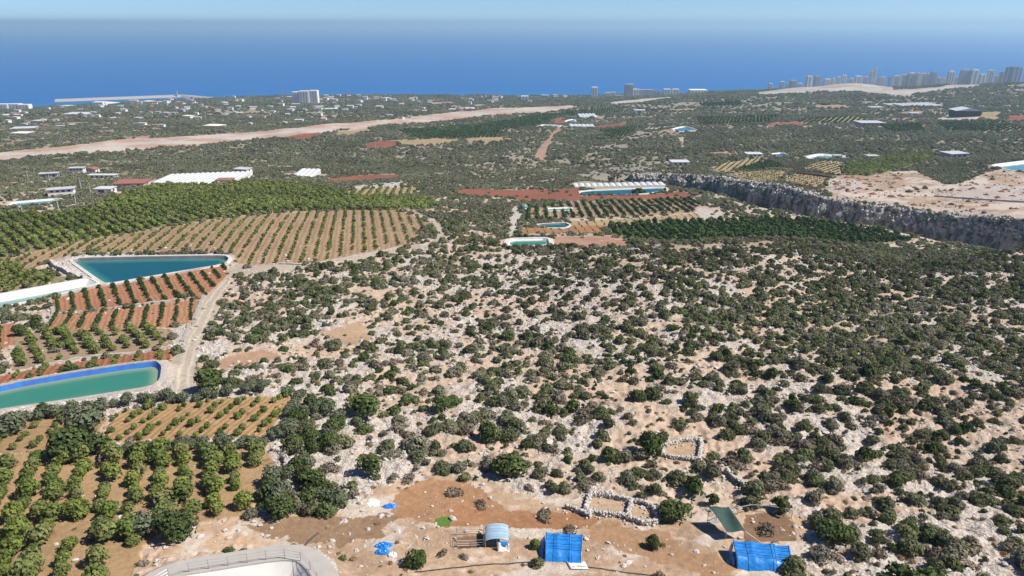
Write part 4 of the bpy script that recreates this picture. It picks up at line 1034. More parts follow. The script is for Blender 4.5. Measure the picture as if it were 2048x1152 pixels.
# domed tank at the end of the dirt road
x, y, z, w, h = place(1040, 1056, 408, 422)
tk = empty('water_tank', (x, y, z - 0.3)); tag(tk, 'round domed grey-green water tank beside the pale dirt road', 'tank')
v = []; n_ = 16
prof = [(1, 0), (1, 0.5), (0.95, 0.7), (0.75, 0.88), (0.4, 0.98), (0.02, 1.0)]
for r_, zz in prof:
    v += [(math.cos(2 * math.pi * j / n_) * r_ * w / 2, math.sin(2 * math.pi * j / n_) * r_ * w / 2, zz * (h + 0.3)) for j in range(n_)]
f = [(a * n_ + j, a * n_ + (j + 1) % n_, (a + 1) * n_ + (j + 1) % n_, (a + 1) * n_ + j) for a in range(5) for j in range(n_)]
MB().add(v, f).build('shell', 'tank_green', tk, True)
MB().tube([(w / 2 * math.cos(a), w / 2 * math.sin(a), 0.5 * h) for a in np.linspace(0, 2 * math.pi, 17)], 0.15, 5).build('band', 'metal', tk)
BUILT.append((x, y, w * 0.7))

# breakwater and harbour wall in the sea
def strip(name, px, width, h, mat, label, cat, Yfix=None, kind=None):
    w = np.array([((p - 1024) * mpp((ZC - 1) / slope_of(r), 1), (ZC - 1) / slope_of(r)) for p, r in px])
    w = resample(w, 25, False)
    t = np.gradient(w, axis=0); t /= np.hypot(t[:, 0], t[:, 1])[:, None]; nrm = np.c_[-t[:, 1], t[:, 0]]
    wid = width * (0.85 + 0.3 * fbm(w[:, 0], w[:, 1], 60, 2, 91))[:, None]
    rings = [np.c_[w + nrm * wid * s, np.full(len(w), zz)] for s, zz in ((-1.4, -3), (-0.5, h), (0.5, h * 1.1), (1.4, -3))]
    v = np.stack(rings, 1); n = len(w)
    f = [(i * 4 + j, (i + 1) * 4 + j, (i + 1) * 4 + j + 1, i * 4 + j + 1) for i in range(n - 1) for j in range(3)] + [(0, 1, 2, 3), ((n - 1) * 4 + 3, (n - 1) * 4 + 2, (n - 1) * 4 + 1, (n - 1) * 4)]
    o = MB().add(v.reshape(-1, 3), f).build(name, mat)
    return tag(o, label, cat, None, kind)
strip('breakwater', [(111, 202.3), (150, 201), (200, 199), (260, 196.8), (320, 194.5), (365, 193), (400, 196.5), (425, 198.5)], 17, 7, 'pale_stone', 'long pale breakwater of the harbour on the left', 'breakwater')
strip('harbour_quay', [(250, 204.5), (300, 204), (350, 202), (400, 200)], 16, 4, 'pale_stone', 'pale quay inside the harbour behind the breakwater', 'quay')
x, y, z, w, h = place(353, 357, 186, 194, 2790)
tag(MB().tube([(x, y, 0), (x, y, 10), (x, y, 24)], 3.2, 8, 2.0).build('harbour_light', 'render_grey'), 'small light tower at the bend of the breakwater', 'lighthouse')
x, y, z, w, h = place(119, 121, 197, 202, 2640)
tag(MB().tube([(x, y, 0), (x, y, 9)], 1.6, 8, 1.2).build('harbour_light', 'render_white'), 'tiny white light at the left tip of the breakwater', 'lighthouse')

# masts and power poles
def mast(px, rt, rb, label, Y=None):
    x, y, z, w, h = place(px - 1, px + 1, rt, rb, Y)
    root = empty('antenna_mast', (x, y, z - 0.5)); tag(root, label, 'mast'); h += 0.5; s = h * 0.022
    for a in range(3):
        c_, s_ = math.cos(a * 2.094), math.sin(a * 2.094)
        MB().tube([(c_ * s * 1.6, s_ * s * 1.6, 0), (c_ * s * 0.4, s_ * s * 0.4, h)], 0.5, 4, 0.25).build('leg', 'metal', root)
    b = MB()
    for k in range(10):
        q = s * (1.6 - 1.2 * k / 10); zz = h * k / 10
        b.tube([(q * math.cos(a), q * math.sin(a), zz + (h / 20 if i % 2 else 0)) for i, a in enumerate(np.linspace(0, 6.283, 7))], 0.22, 4)
    b.build('brace', 'metal', root)
mast(566, 165, 195, 'tall thin lattice mast left of the white hotel')
mast(498, 178, 198, 'short lattice mast near the harbour village', 2500)
def power_pole(px, rt, rb, label):
    x, y, z, w, h = place(px - 1, px + 1, rt, rb)
    h = max(h, 7)
    root = empty('power_pole', (x, y, z - 0.2)); tag(root, label, 'power pole', 'power poles of the left grove')
    MB().tube([(0, 0, 0), (0, 0, h)], 0.24, 6, 0.15).build('pole', 'white_concrete', root)
    MB().box(-1.4, 1.4, -0.12, 0.12, h - 1.1, h - 0.85).build('crossarm', 'metal', root)
    for q in (-1.2, 0, 1.2):
        MB().tube([(q, 0, h - 0.845), (q, 0, h - 0.45)], 0.09, 5).build('insulator', 'render_grey', root)
for a in ((47, 405, 434, 'pale power pole in front of the pale teal pond'), (118, 400, 421, 'pale power pole at the right end of the pale teal pond'), (153, 390, 411, 'pale power pole right of the white farm building'), (163, 353, 379, 'pale power pole behind the white farm building'), (182, 370, 388, 'pale power pole beside the low white hut'), (57, 342, 361, 'pale power pole left of the grey flat-roofed shed'), (751, 283, 300, 'dark pole beside the distant red field'), (100, 350, 364, 'pale power pole in front of the grey flat-roofed shed'), (1530, 345, 366, 'pale pole among the terraced orchards on the right')):
    power_pole(*a)

# low stone walls between terraces
def wall_line(px, width, h, mat, label, name='terrace_wall', cat='terrace wall', step=1.0):
    w = resample(P(px), step, False); n = len(w)
    t = np.gradient(w, axis=0); t /= np.hypot(t[:, 0], t[:, 1])[:, None]; nrm = np.c_[-t[:, 1], t[:, 0]]
    zb = zg(w[:, 0], w[:, 1]); hh = h * (0.75 + 0.5 * fbm(w[:, 0], w[:, 1], 1.5, 3, 93)); wd = width * (0.8 + 0.4 * fbm(w[:, 0], w[:, 1], 1.2, 2, 94))[:, None]
    v = np.stack([np.c_[w - nrm * wd * 0.6, zb - 0.4], np.c_[w - nrm * wd * 0.45, zb + hh * 0.9], np.c_[w + nrm * wd * 0.45, zb + hh], np.c_[w + nrm * wd * 0.6, zb - 0.4]], 1)
    f = [(i * 4 + j, (i + 1) * 4 + j, (i + 1) * 4 + j + 1, i * 4 + j + 1) for i in range(n - 1) for j in range(3)] + [(0, 1, 2, 3), ((n - 1) * 4 + 3, (n - 1) * 4 + 2, (n - 1) * 4 + 1, (n - 1) * 4)]
    return tag(MB().add(v.reshape(-1, 3), f).build(name, mat), label, cat, None, 'thing')
wall_line([(100, 598), (150, 586), (213, 571)], 0.7, 0.5, 'pale_stone', 'low pale wall at the upper left corner of the red orchard')
wall_line([(213, 571), (330, 551), (455, 532)], 0.7, 0.5, 'pale_stone', 'low pale wall between triangular reservoir and red orchard')
wall_line([(104, 530), (124, 543), (150, 553), (172, 563)], 1.2, 1.6, 'limestone', 'dry stone bank wall at the left corner of the triangular reservoir')
wall_line([(108, 629), (170, 623), (250, 616), (330, 606), (395, 597)], 0.55, 0.5, 'pale_stone', 'pale terrace wall between upper and lower red orchards')
wall_line([(98, 596), (108, 628), (92, 655), (86, 668)], 1.0, 0.5, 'pale_stone', 'pale wall along the left side of the red orchards')
wall_line([(408, 592), (402, 606), (388, 640)], 1.1, 0.6, 'pale_stone', 'short pale wall between red orchard and dirt track')
wall_line([(378, 648), (376, 660), (364, 684)], 0.9, 0.5, 'pale_stone', 'short pale wall in the bend of the dirt track')
wall_line([(20, 748), (90, 731), (200, 712), (300, 700), (342, 694)], 0.55, 0.5, 'pale_stone', 'pale wall above the red strip behind the blue-lined reservoir')
wall_line([(1040, 472), (1105, 471), (1206, 470.5)], 0.8, 0.8, 'pale_stone', 'pale wall along the front of the red sapling field')
wall_line([(1593, 347), (1630, 351), (1664, 356)], 0.9, 1.4, 'red_soil', 'brown terrace wall between two tan orchards on the right')
wall_line([(1558, 363), (1600, 372), (1640, 379)], 0.9, 1.4, 'red_soil', 'brown terrace wall at the foot of the tan orchard above the cliff')
wall_line([(1415, 340), (1454, 350), (1510, 369)], 0.9, 1.2, 'pale_stone', 'pale terrace wall along the gorge rim orchards')
wall_line([(1868, 393), (1920, 397), (1980, 401), (2048, 405), (2150, 410)], 1.4, 1.3, 'limestone', 'grey drystone wall crossing the bare field above the cliff')
wall_line([(560, 528), (620, 531), (720, 513), (820, 491)], 0.9, 0.5, 'pale_stone', 'pale wall along the lower edge of the sandy hillside field')
wall_line([(140, 508), (300, 505), (450, 504)], 0.6, 0.4, 'pale_stone', 'pale kerb wall behind the triangular reservoir')

# soil heaps on the bare field
heaps = [(550, 400), (530, 375), (560, 388), (640, 384), (640, 402), (630, 342), (680, 340), (722, 350), (735, 364), (780, 390), (820, 415), (730, 430), (570, 437), (640, 455), (702, 467), (835, 475), (905, 447), (990, 422), (1010, 382), (880, 335), (1040, 350), (1025, 330), (875, 373), (990, 497), (1062, 487), (1170, 562), (1325, 550), (1550, 572), (1640, 596), (1740, 568), (1530, 447), (1590, 405), (1630, 380), (1640, 430), (1760, 425), (1750, 480), (1840, 502), (1905, 440), (1868, 455), (1960, 490), (1950, 410), (1800, 352), (1990, 592), (540, 415), (600, 428)]
hm = []
for s_ in range(4):
    v = []; f = []; na, nr_ = 14, 6
    for j in range(nr_):
        r_ = 1 - j / (nr_ - 0.7)
        for i in range(na):
            a = 2 * math.pi * i / na; k = 1 + 0.28 * (fbm([math.cos(a) * 2 + s_ * 9], [math.sin(a) * 2 + j * 0.3], 1.2, 2, 95)[0] - 0.5) * 2
            v.append((math.cos(a) * r_ * k, math.sin(a) * r_ * k * 0.8, -0.15 + 0.5 * (1 - r_ ** 1.3) * k))
    f = [(j * na + i, j * na + (i + 1) % na, (j + 1) * na + (i + 1) % na, (j + 1) * na + i) for j in range(nr_ - 1) for i in range(na)] + [tuple((nr_ - 1) * na + i for i in range(na))]
    hm.append(MB().add(v, f).mesh('soil_heap', 'red_soil', True))
hp = at([1536 + a / 4 for a, b in heaps], [270 + b / 4 for a, b in heaps])
hzg = zg(hp[:, 0], hp[:, 1])
for i in range(len(heaps)):
    r_ = random.Random(i); s_ = r_.uniform(2.6, 4.0)
    tag(link('soil_heap', hm[i % 4], None, (hp[i, 0], hp[i, 1], hzg[i]), r_.uniform(0, 6), (s_, s_, s_ * r_.uniform(0.7, 1.1))), 'dark red soil heap dumped on the bare pale field above the cliff', 'soil heap', 'soil heaps on the bare field')

# ------------------------------------------------------------------ herders' yard in the foreground
def local(px, row):
    x, y, z = ground_at(px, row)
    return x, y, float(zg(x, y))
def sheet(name, nu, nv, fn, mat, parent, thick=0.02, smooth=True):
    top = [fn(i / nu, j / nv) for j in range(nv + 1) for i in range(nu + 1)]
    k = nu + 1; f = [(j * k + i, j * k + i + 1, (j + 1) * k + i + 1, (j + 1) * k + i) for j in range(nv) for i in range(nu)]
    n = len(top); bot = [(p[0], p[1], p[2] - thick) for p in top]
    f2 = [tuple(i + n for i in q[::-1]) for q in f]
    edge = [i for i in range(k)] + [j * k + nu for j in range(1, nv + 1)] + [nv * k + i for i in range(nu - 1, -1, -1)] + [j * k for j in range(nv - 1, 0, -1)]
    f3 = [(edge[i], edge[i - 1], edge[i - 1] + n, edge[i] + n) for i in range(len(edge))]
    return MB().add(top + bot, f + f2 + f3).build(name, mat, parent, smooth)
def tarp_shelter(pl, pr, rb, W, D, H, rz, label, seed, flap):
    x, y, z = local((pl + pr) / 2, rb)
    BUILT.append((x, y + D / 2, max(W, D) * 0.62))
    z = min(z, float(zg(x, y + D)))
    root = empty('tarp_shelter', (x, y, z), rz); tag(root, label, 'shelter')
    def roof(u, v):             # v = 0 at the back, 1 at the ground in front
        px = (u - 0.5) * W * (1 - 0.06 * v); py = D * (1 - v)
        zz = H * (1.0 - 0.10 * v / 0.62) if v < 0.62 else H * 0.90 * (1 - ((v - 0.62) / 0.38) ** 1.6 * 0.94)
        if v > 0.62: py = D * (1 - v) - 0.15
        sag = -0.16 * abs(math.sin(u * 3 * math.pi)) * (1 - v * 0.6) * H * 0.55
        nz = (fbm([px * 1.0 + seed], [py], 0.8, 3, seed)[0] - 0.5) * 0.34
        edge = 0.25 * (fbm([u * 9], [seed], 1.0, 2, 3)[0] - 0.5) if v > 0.9 else 0
        return (px + nz * 0.3, py - abs(edge), max(0.03, zz + sag + nz * 0.5))
    tp = sheet('tarp', 30, 24, roof, 'blue_tarp', root)
    rope = MB()
    for u in (0.0, 0.22, 0.66, 0.72, 0.98):
        rope.tube([(q[0], q[1], q[2] + 0.03) for q in (roof(min(u, 1), v) for v in np.linspace(0, 1, 14))], 0.022, 4)
    for v in (0.12, 0.25, 0.42, 0.52, 0.62):
        rope.tube([(q[0], q[1], q[2] + 0.03) for q in (roof(u, v) for u in np.linspace(0, 1, 14))], 0.022, 4)
    rope.build('rope', 'dark_pipe', tp)
    for u in (0.02, 0.34, 0.66, 0.98):
        MB().tube([((u - 0.5) * W, D, -0.4), ((u - 0.5) * W, D, H - 0.12)], 0.06, 5).build('post', 'wood', root)
        MB().tube([((u - 0.5) * W * 0.96, D * 0.36, -0.4), ((u - 0.5) * W * 0.96, D * 0.36, H * 0.74)], 0.06, 5).build('post', 'wood', root)
    sheet('side_cloth', 14, 10, lambda u, v: (-W / 2 - 0.1 - flap * v - 0.2 * (fbm([u * 5], [v * 5 + seed], 1, 2, 8)[0] - 0.5), D * (0.95 - 0.8 * u), max(0.03, (H * 0.85) * (1 - v) * (0.55 + 0.45 * (1 - u)))), 'blue_tarp', root)
    return root
tarp_shelter(1092, 1160, 1129, 4.7, 4.4, 1.75, -0.10, 'bright blue tarpaulin shelter laced with ropes, the left of two blue shelters', 5, 0.9)
tarp_shelter(1478, 1583, 1141, 6.9, 3.9, 1.7, -0.16, 'wide bright blue tarpaulin shelter below the green shade net', 9, 0.25)
x, y, z = local(1152, 1132)
tag(sheet('ground_sheet', 8, 6, lambda u, v: (x + (u - 0.5) * 2.2 + 0.35 * v, y + (0.5 - v) * 1.7, float(zg(x + (u - 0.5) * 2.2, y + (0.5 - v) * 1.7)) + 0.10 + 0.1 * fbm([u * 4], [v * 4], 1, 2, 4)[0]), 'white_sheet', None), 'pale sheet spread on the ground at the right foot of the blue shelter', 'sheet')

# barrel roofed shelter in faded pale blue
x, y, z = local(994, 1098)
BUILT.append((x, y + 1.5, 2.4))
root = empty('barrel_shelter', (x, y, z), 0.03); tag(root, 'small barrel-roofed shelter in faded pale blue stripes beside the pen', 'shelter')
def barrel(u, v):
    a = (u - 0.5) * 2.2; r_ = 1.55
    return (math.sin(a) * r_ * 1.1, 2.9 * v, 0.95 + (math.cos(a) - 0.3) * r_ * 0.5 + 0.05 * math.sin(v * 15))
rf = sheet('roof', 16, 14, barrel, 'pale_blue_tarp', root)
st = MB()
for v0 in (0.12, 0.32, 0.52, 0.72, 0.9):
    q0 = [barrel(u, v0) for u in np.linspace(0, 1, 13)]; q1 = [barrel(u, v0 + 0.07) for u in np.linspace(0, 1, 13)]
    st.add([(a[0], a[1], a[2] + 0.02) for a in q0 + q1], [(i, i + 1, 14 + i, 13 + i) for i in range(12)])
st.build('stripe', 'dull_stripe', rf)
for u in (0.02, 0.5, 0.98):
    for v in (0.03, 0.97):
        q = barrel(u, v); MB().tube([(q[0], q[1], -0.4), (q[0], q[1], q[2] - 0.03)], 0.05, 5).build('post', 'metal', root)
sheet('front_cloth', 12, 8, lambda u, v: (0.05 + 1.5 * u, -0.1 - 0.7 * v - 0.2 * math.sin(u * 7), max(0.04, 1.0 * (1 - v) - 0.3 * u + 0.15 * math.sin(u * 9 + v * 4))), 'white_sheet', root)
sheet('blue_flap', 8, 5, lambda u, v: (0.3 + 1.1 * u, -0.12 - 0.25 * v, 1.25 - 0.35 * v - 0.2 * u), 'blue_tarp', root)

# green shade net on poles, with the bent pipe above it
pts = [local(*q) for q in ((1440, 1052), (1480, 1052), (1492, 1088), (1462, 1086))]
x, y, z = local(1468, 1086)
BUILT.append((x, y + 2.5, 3.2))
root = empty('shade_net', (x, y, z)); tag(root, 'dark green shade net stretched on poles above the right blue shelter', 'shade net')
c4 = [(-2.2, 4.6, 2.1), (0.5, 4.8, 2.0), (1.6, 0.9, 1.15), (-0.9, 0.7, 1.3)]
def net(u, v):
    a = np.array(c4[0]) * (1 - u) + np.array(c4[1]) * u; b = np.array(c4[3]) * (1 - u) + np.array(c4[2]) * u
    q = a * (1 - v) + b * v
    return (q[0], q[1], q[2] - 0.3 * math.sin(u * math.pi) * math.sin(v * math.pi) + 0.12 * math.sin(u * 6 + v * 3))
sheet('net', 14, 14, net, 'green_net', root)
for q in c4:
    MB().tube([(q[0], q[1], -0.4), (q[0], q[1], q[2])], 0.045, 5).build('post', 'metal', root)
MB().tube([(1.6, 0.9, 1.15), (2.7, 0.3, 0.6), (3.8, 0.1, -0.1)], 0.045, 5).build('rail', 'metal', root)
arc = np.array([(1432, 1041), (1450, 1035), (1475, 1030), (1500, 1027), (1530, 1028), (1560, 1032), (1582, 1040)])
aw = [local(*q) for q in arc]
root = empty('bent_pipe_rail', aw[0]); tag(root, 'long bent pale pipe on short posts behind the green shade net', 'pipe rail')
rel = [(q[0] - aw[0][0], q[1] - aw[0][1], q[2] - aw[0][2] + 1.25) for q in aw]
MB().tube(rel, 0.06, 6).build('rail', 'metal', root)
for q in rel[::2]:
    MB().tube([(q[0], q[1], q[2] - 1.6), q], 0.045, 5).build('post', 'metal', root)

# crumpled tarps and a rag heap
def heap(px, row, W, D, H, mat, label, seed, name='tarp_heap'):
    x, y, z = local(px, row); BUILT.append((x, y, max(W, D) * 0.7))
    o = MB(); nu, nv = 22, 18; v = []
    for j in range(nv + 1):
        for i in range(nu + 1):
            u, w_ = i / nu * 2 - 1, j / nv * 2 - 1
            k = 0.8 + 0.4 * fbm([u * 2 + seed], [w_ * 2], 0.9, 2, seed)[0]
            e = max(0, 1 - (abs(u) ** 2.5 + abs(w_) ** 2.5)); xx, yy = x + u * W / 2 * k, y + w_ * D / 2 * k
            v.append((xx, yy, float(zg(xx, yy)) - 0.06 + H * (e ** 0.6) * (0.35 + 0.9 * fbm([u * 3 + seed], [w_ * 3], 0.6, 3, seed + 1)[0])))
    f = [(j * (nu + 1) + i, j * (nu + 1) + i + 1, (j + 1) * (nu + 1) + i + 1, (j + 1) * (nu + 1) + i) for j in range(nv) for i in range(nu)]
    return tag(o.add(v, f).build(name, mat), label, 'tarpaulin')
heap(768, 1092, 2.3, 1.3, 0.55, 'blue_tarp', 'crumpled blue tarpaulin, upper of two beside the small bush', 12)
heap(766, 1105, 2.1, 1.3, 0.6, 'blue_tarp', 'crumpled blue tarpaulin, lower of two beside the small bush', 13)
heap(779, 1013, 2.1, 1.2, 0.5, 'blue_tarp', 'small crumpled blue tarpaulin beside the white sheet heap', 14)
heap(745, 1006, 2.0, 2.0, 0.5, 'white_sheet', 'crumpled white sheet heap above the brown soil', 15, 'sheet_heap')
heap(784, 1112, 1.2, 1.0, 0.5, 'white_sheet', 'crumpled white sheet at the foot of the blue tarpaulins', 16, 'sheet_heap')

# wire pen beside the barrel shelter
w = [local(*q) for q in ((914, 1096), (914, 1074), (968, 1070), (968, 1094), (942, 1095))]
root = empty('animal_pen', w[0]); tag(root, 'small wire pen left of the barrel-roofed shelter', 'pen')
rel = [(q[0] - w[0][0], q[1] - w[0][1], q[2] - w[0][2]) for q in w]
for q in rel:
    MB().tube([(q[0], q[1], -0.3 + q[2]), (q[0], q[1], q[2] + 1.1)], 0.05, 5).build('post', 'metal', root)
for hh in (0.3, 0.65, 1.05):
    MB().tube([(q[0], q[1], q[2] + hh) for q in rel + rel[:1]], 0.03, 4).build('wire', 'metal', root)

# hoses along the ground
def hose(px, label):
    w = resample(P(px), 0.8, False); zz = zg(w[:, 0], w[:, 1])
    tag(MB().tube([(a, b, c + 0.12) for (a, b), c in zip(w, zz)], 0.05, 5).build('hose', 'dark_pipe'), label, 'hose')
hose([(830, 1146), (905, 1139), (980, 1131), (1060, 1126)], 'dark hose across stony ground in front of the barrel-roofed shelter')
hose([(1150, 1133), (1210, 1140), (1290, 1149), (1400, 1160)], 'dark hose running right from the left blue shelter')

# drystone pens: a core and its stones
def stone_mesh(rng_, n):
    """n rough blocks near the origin as (verts, faces) for joining"""
    base = np.array([(-1, -1, -1), (1, -1, -1), (1, 1, -1), (-1, 1, -1), (-1, -1, 1), (1, -1, 1), (1, 1, 1), (-1, 1, 1)], float)
    fc = np.array([(3, 2, 1, 0), (4, 5, 6, 7), (0, 1, 5, 4), (1, 2, 6, 5), (2, 3, 7, 6), (3, 0, 4, 7)])
    v = base[None] * (0.72 + 0.56 * rng_.random((n, 8, 1))) * (0.75 + 0.5 * rng_.random((n, 1, 3)))
    a = rng_.random(n) * 6.283; c_, s_ = np.cos(a)[:, None], np.sin(a)[:, None]
    v = np.stack([v[..., 0] * c_ - v[..., 1] * s_, v[..., 0] * s_ + v[..., 1] * c_, v[..., 2]], -1)
    f = (fc[None] + 8 * np.arange(n)[:, None, None]).reshape(-1, 4)
    return v, f
def pen(lines, H, Wd, label, seed):
    r_ = np.random.default_rng(seed); allp = []
    for ln in lines:
        w = resample(P(ln), 0.2, False); t = np.gradient(w, axis=0); t /= np.hypot(t[:, 0], t[:, 1])[:, None]; nrm = np.c_[-t[:, 1], t[:, 0]]
        for lay in range(4):
            for side in (-0.5, 0.0, 0.5):
                q = w + nrm * (side * Wd * (1 - 0.12 * lay)) + r_.normal(0, 0.07, w.shape)
                allp.append(np.c_[q, zg(q[:, 0], q[:, 1]) + H * (lay + 0.35 + 0.3 * r_.random(len(q))) / 4 * (0.85 + 0.3 * fbm(q[:, 0], q[:, 1], 2.5, 2, 97))])
        q = (w + nrm * r_.normal(0, 0.75, (len(w), 1)))[::2]; allp.append(np.c_[q, zg(q[:, 0], q[:, 1]) + 0.05])
    pts = np.concatenate(allp); n = len(pts); org = pts.mean(0); org[2] = pts[:, 2].min()
    v, f = stone_mesh(r_, n)
    v = v * (0.085 + 0.06 * r_.random((n, 1, 1))) + (pts - org)[:, None]
    root = empty('stone_pen', org); tag(root, label, 'stone pen')
    o = link('stones', mesh_np('stones', v.reshape(-1, 3), f, 'limestone'), root); o['kind'] = 'stuff'
    BUILT.append((org[0], org[1], 0))
pen([[(1172, 1018), (1180, 992), (1210, 993), (1250, 1001), (1288, 1008)], [(1172, 1018), (1172, 1026), (1200, 1030), (1240, 1033), (1258, 1040)], [(1262, 1006), (1256, 1028), (1258, 1040)], [(1288, 1008), (1305, 1018), (1318, 1036), (1310, 1046), (1285, 1048), (1258, 1040)], [(1134, 1018), (1160, 1026), (1180, 1036), (1176, 1024)]], 0.65, 0.38, 'white drystone pen with a rectangular yard and a round one above the tan path', 3)
pen([[(1324, 890), (1326, 912), (1345, 917), (1398, 921), (1404, 917)], [(1398, 921), (1402, 892), (1400, 880), (1360, 883), (1330, 893)]], 0.6, 0.4, 'smaller drystone pen on the scrub slope above the white double pen', 4)
pen([[(1452, 945), (1470, 965), (1490, 978)]], 0.8, 0.5, 'short tumbled drystone wall right of the smaller pen', 5)
pen([[(546, 902), (566, 908), (574, 925), (572, 945)]], 0.8, 0.5, 'short white drystone wall beside the bare grey tree', 6)

# ------------------------------------------------------------------ plants: leaf by leaf shrubs and crowns
def foliage(seed, lobes, nleaf, leaf, flat=0.8, spread=0.6, up=0.62, stemless=True):
    r_ = np.random.default_rng(seed)
    ang = r_.random(lobes) * 6.283; rad = spread * np.sqrt(r_.random(lobes)); rad[0] = 0
    cz = up * (0.62 + 0.55 * r_.random(lobes)) - 0.25 * rad; cr = 0.34 + 0.24 * r_.random(lobes)
    cz[0] = up; cr[0] = 0.60
    cen = np.c_[rad * np.cos(ang), rad * np.sin(ang), cz]
    w = cr ** 2; k = r_.choice(lobes, nleaf, p=w / w.sum())
    d = r_.normal(size=(nleaf, 3)); d /= np.linalg.norm(d, axis=1)[:, None]
    d[:, 2] = np.where(d[:, 2] < -0.45, -d[:, 2], d[:, 2])
    rr = cr[k] * (0.72 + 0.42 * r_.random(nleaf))
    p = cen[k] + d * rr[:, None] * np.array((1, 1, flat))
    p[:, 2] = np.maximum(p[:, 2], 0.04 + 0.1 * r_.random(nleaf))
    nrm = d + r_.normal(0, 0.45, (nleaf, 3)); nrm /= np.linalg.norm(nrm, axis=1)[:, None]
    t = np.cross(nrm, r_.normal(size=(nleaf, 3))); t /= np.linalg.norm(t, axis=1)[:, None] + 1e-9; b = np.cross(nrm, t)
    s = leaf * (0.6 + 0.8 * r_.random((nleaf, 1)))
    v = np.stack([p - t * s, p - b * s * 0.7, p + t * s, p + b * s * 0.7], 1)
    v[:, 1] += nrm * s * 0.25; v[:, 3] += nrm * s * 0.25
    f = np.arange(nleaf * 4).reshape(-1, 4)
    return v.reshape(-1, 3), f
def fmesh(name, mat, *a, **k):
    v, f = foliage(*a, **k); return mesh_np(name, v, f, mat)
MESH = {
    'maquis': [fmesh('foliage', 'maquis', 200 + i, 6 + i % 4, 620, 0.13, 0.75, 0.62, 0.50) for i in range(7)],
    'maquis_mid': [fmesh('foliage', 'maquis', 220 + i, 6, 230, 0.20, 0.75, 0.62, 0.50) for i in range(6)],
    'green_mid': [fmesh('foliage', 'carob', 230 + i, 7, 240, 0.19, 0.8, 0.6, 0.55) for i in range(4)],
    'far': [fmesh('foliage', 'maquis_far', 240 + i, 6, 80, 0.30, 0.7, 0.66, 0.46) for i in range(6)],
    'lemon': [fmesh('crown', 'lemon', 260 + i, 6, 640, 0.12, 0.95, 0.42, 0.75) for i in range(5)],
    'lemon_mid': [fmesh('crown', 'lemon', 270 + i, 5, 190, 0.20, 1.0, 0.40, 0.72) for i in range(4)],
    'lemon_far': [fmesh('crown', 'lemon', 280 + i, 4, 70, 0.31, 1.0, 0.38, 0.66) for i in range(4)],
    'dark_citrus': [fmesh('crown', 'dark_citrus', 290 + i, 5, 220, 0.19, 1.0, 0.40, 0.72) for i in range(4)],
    'dark_citrus_far': [fmesh('crown', 'dark_citrus', 300 + i, 4, 70, 0.31, 1.0, 0.38, 0.66) for i in range(4)],
    'citrus_far': [fmesh('crown', 'dark_citrus', 310 + i, 4, 60, 0.34, 1.0, 0.38, 0.62) for i in range(3)],
    'olive': [fmesh('crown', 'olive', 320 + i, 8, 700, 0.115, 0.9, 0.60, 0.85) for i in range(4)],
    'carob': [fmesh('crown', 'carob', 330 + i, 9, 1100, 0.105, 0.9, 0.58, 0.80) for i in range(4)],
    'dry': [fmesh('foliage', 'dry', 340 + i, 5, 260, 0.12, 0.6, 0.65, 0.32) for i in range(3)],
    'straw': [fmesh('foliage', 'straw', 350 + i, 5, 160, 0.13, 0.5, 0.7, 0.2) for i in range(3)],
}
def trunk_mesh(seed, h=0.5, limbs=4):
    r_ = random.Random(seed); m = MB()
    m.tube([(0, 0, -0.12), (0.02, 0.01, h * 0.45), (0.03, -0.02, h * 0.8)], 0.085, 6, 0.06)
    for k in range(limbs):
        a = k * 6.283 / limbs + r_.random(); q = 0.34 + 0.2 * r_.random()
        m.tube([(0.02, 0, h * 0.5), (math.cos(a) * q * 0.5, math.sin(a) * q * 0.5, h * 0.9), (math.cos(a) * q, math.sin(a) * q, h * 1.3)], 0.05, 5, 0.015)
    return m.mesh('trunk', 'bark')
TRUNK = [trunk_mesh(i) for i in range(4)]
def in_view(x, y, z, m=60):
    u, v = project(x, y, z)
    return (u > -m) & (u < 2048 + m) & (v > -m) & (v < 1152 + m * 1.6)
def tree(name, kind, x, y, z, r_, rz, label, cat, group, hs=1.0, trunk=True, sub='crown'):
    if trunk:
        root = empty(name, (x, y, z), rz); root.scale = (r_, r_, r_ * hs)
        link(sub, MESH[kind][random.randrange(len(MESH[kind]))], root)
        link('trunk' if sub == 'crown' else 'stem', TRUNK[random.randrange(4)], root)
    else:
        root = link(name, MESH[kind][random.randrange(len(MESH[kind]))], None, (x, y, z), rz, (r_, r_, r_ * hs))
    return tag(root, label, cat, group)

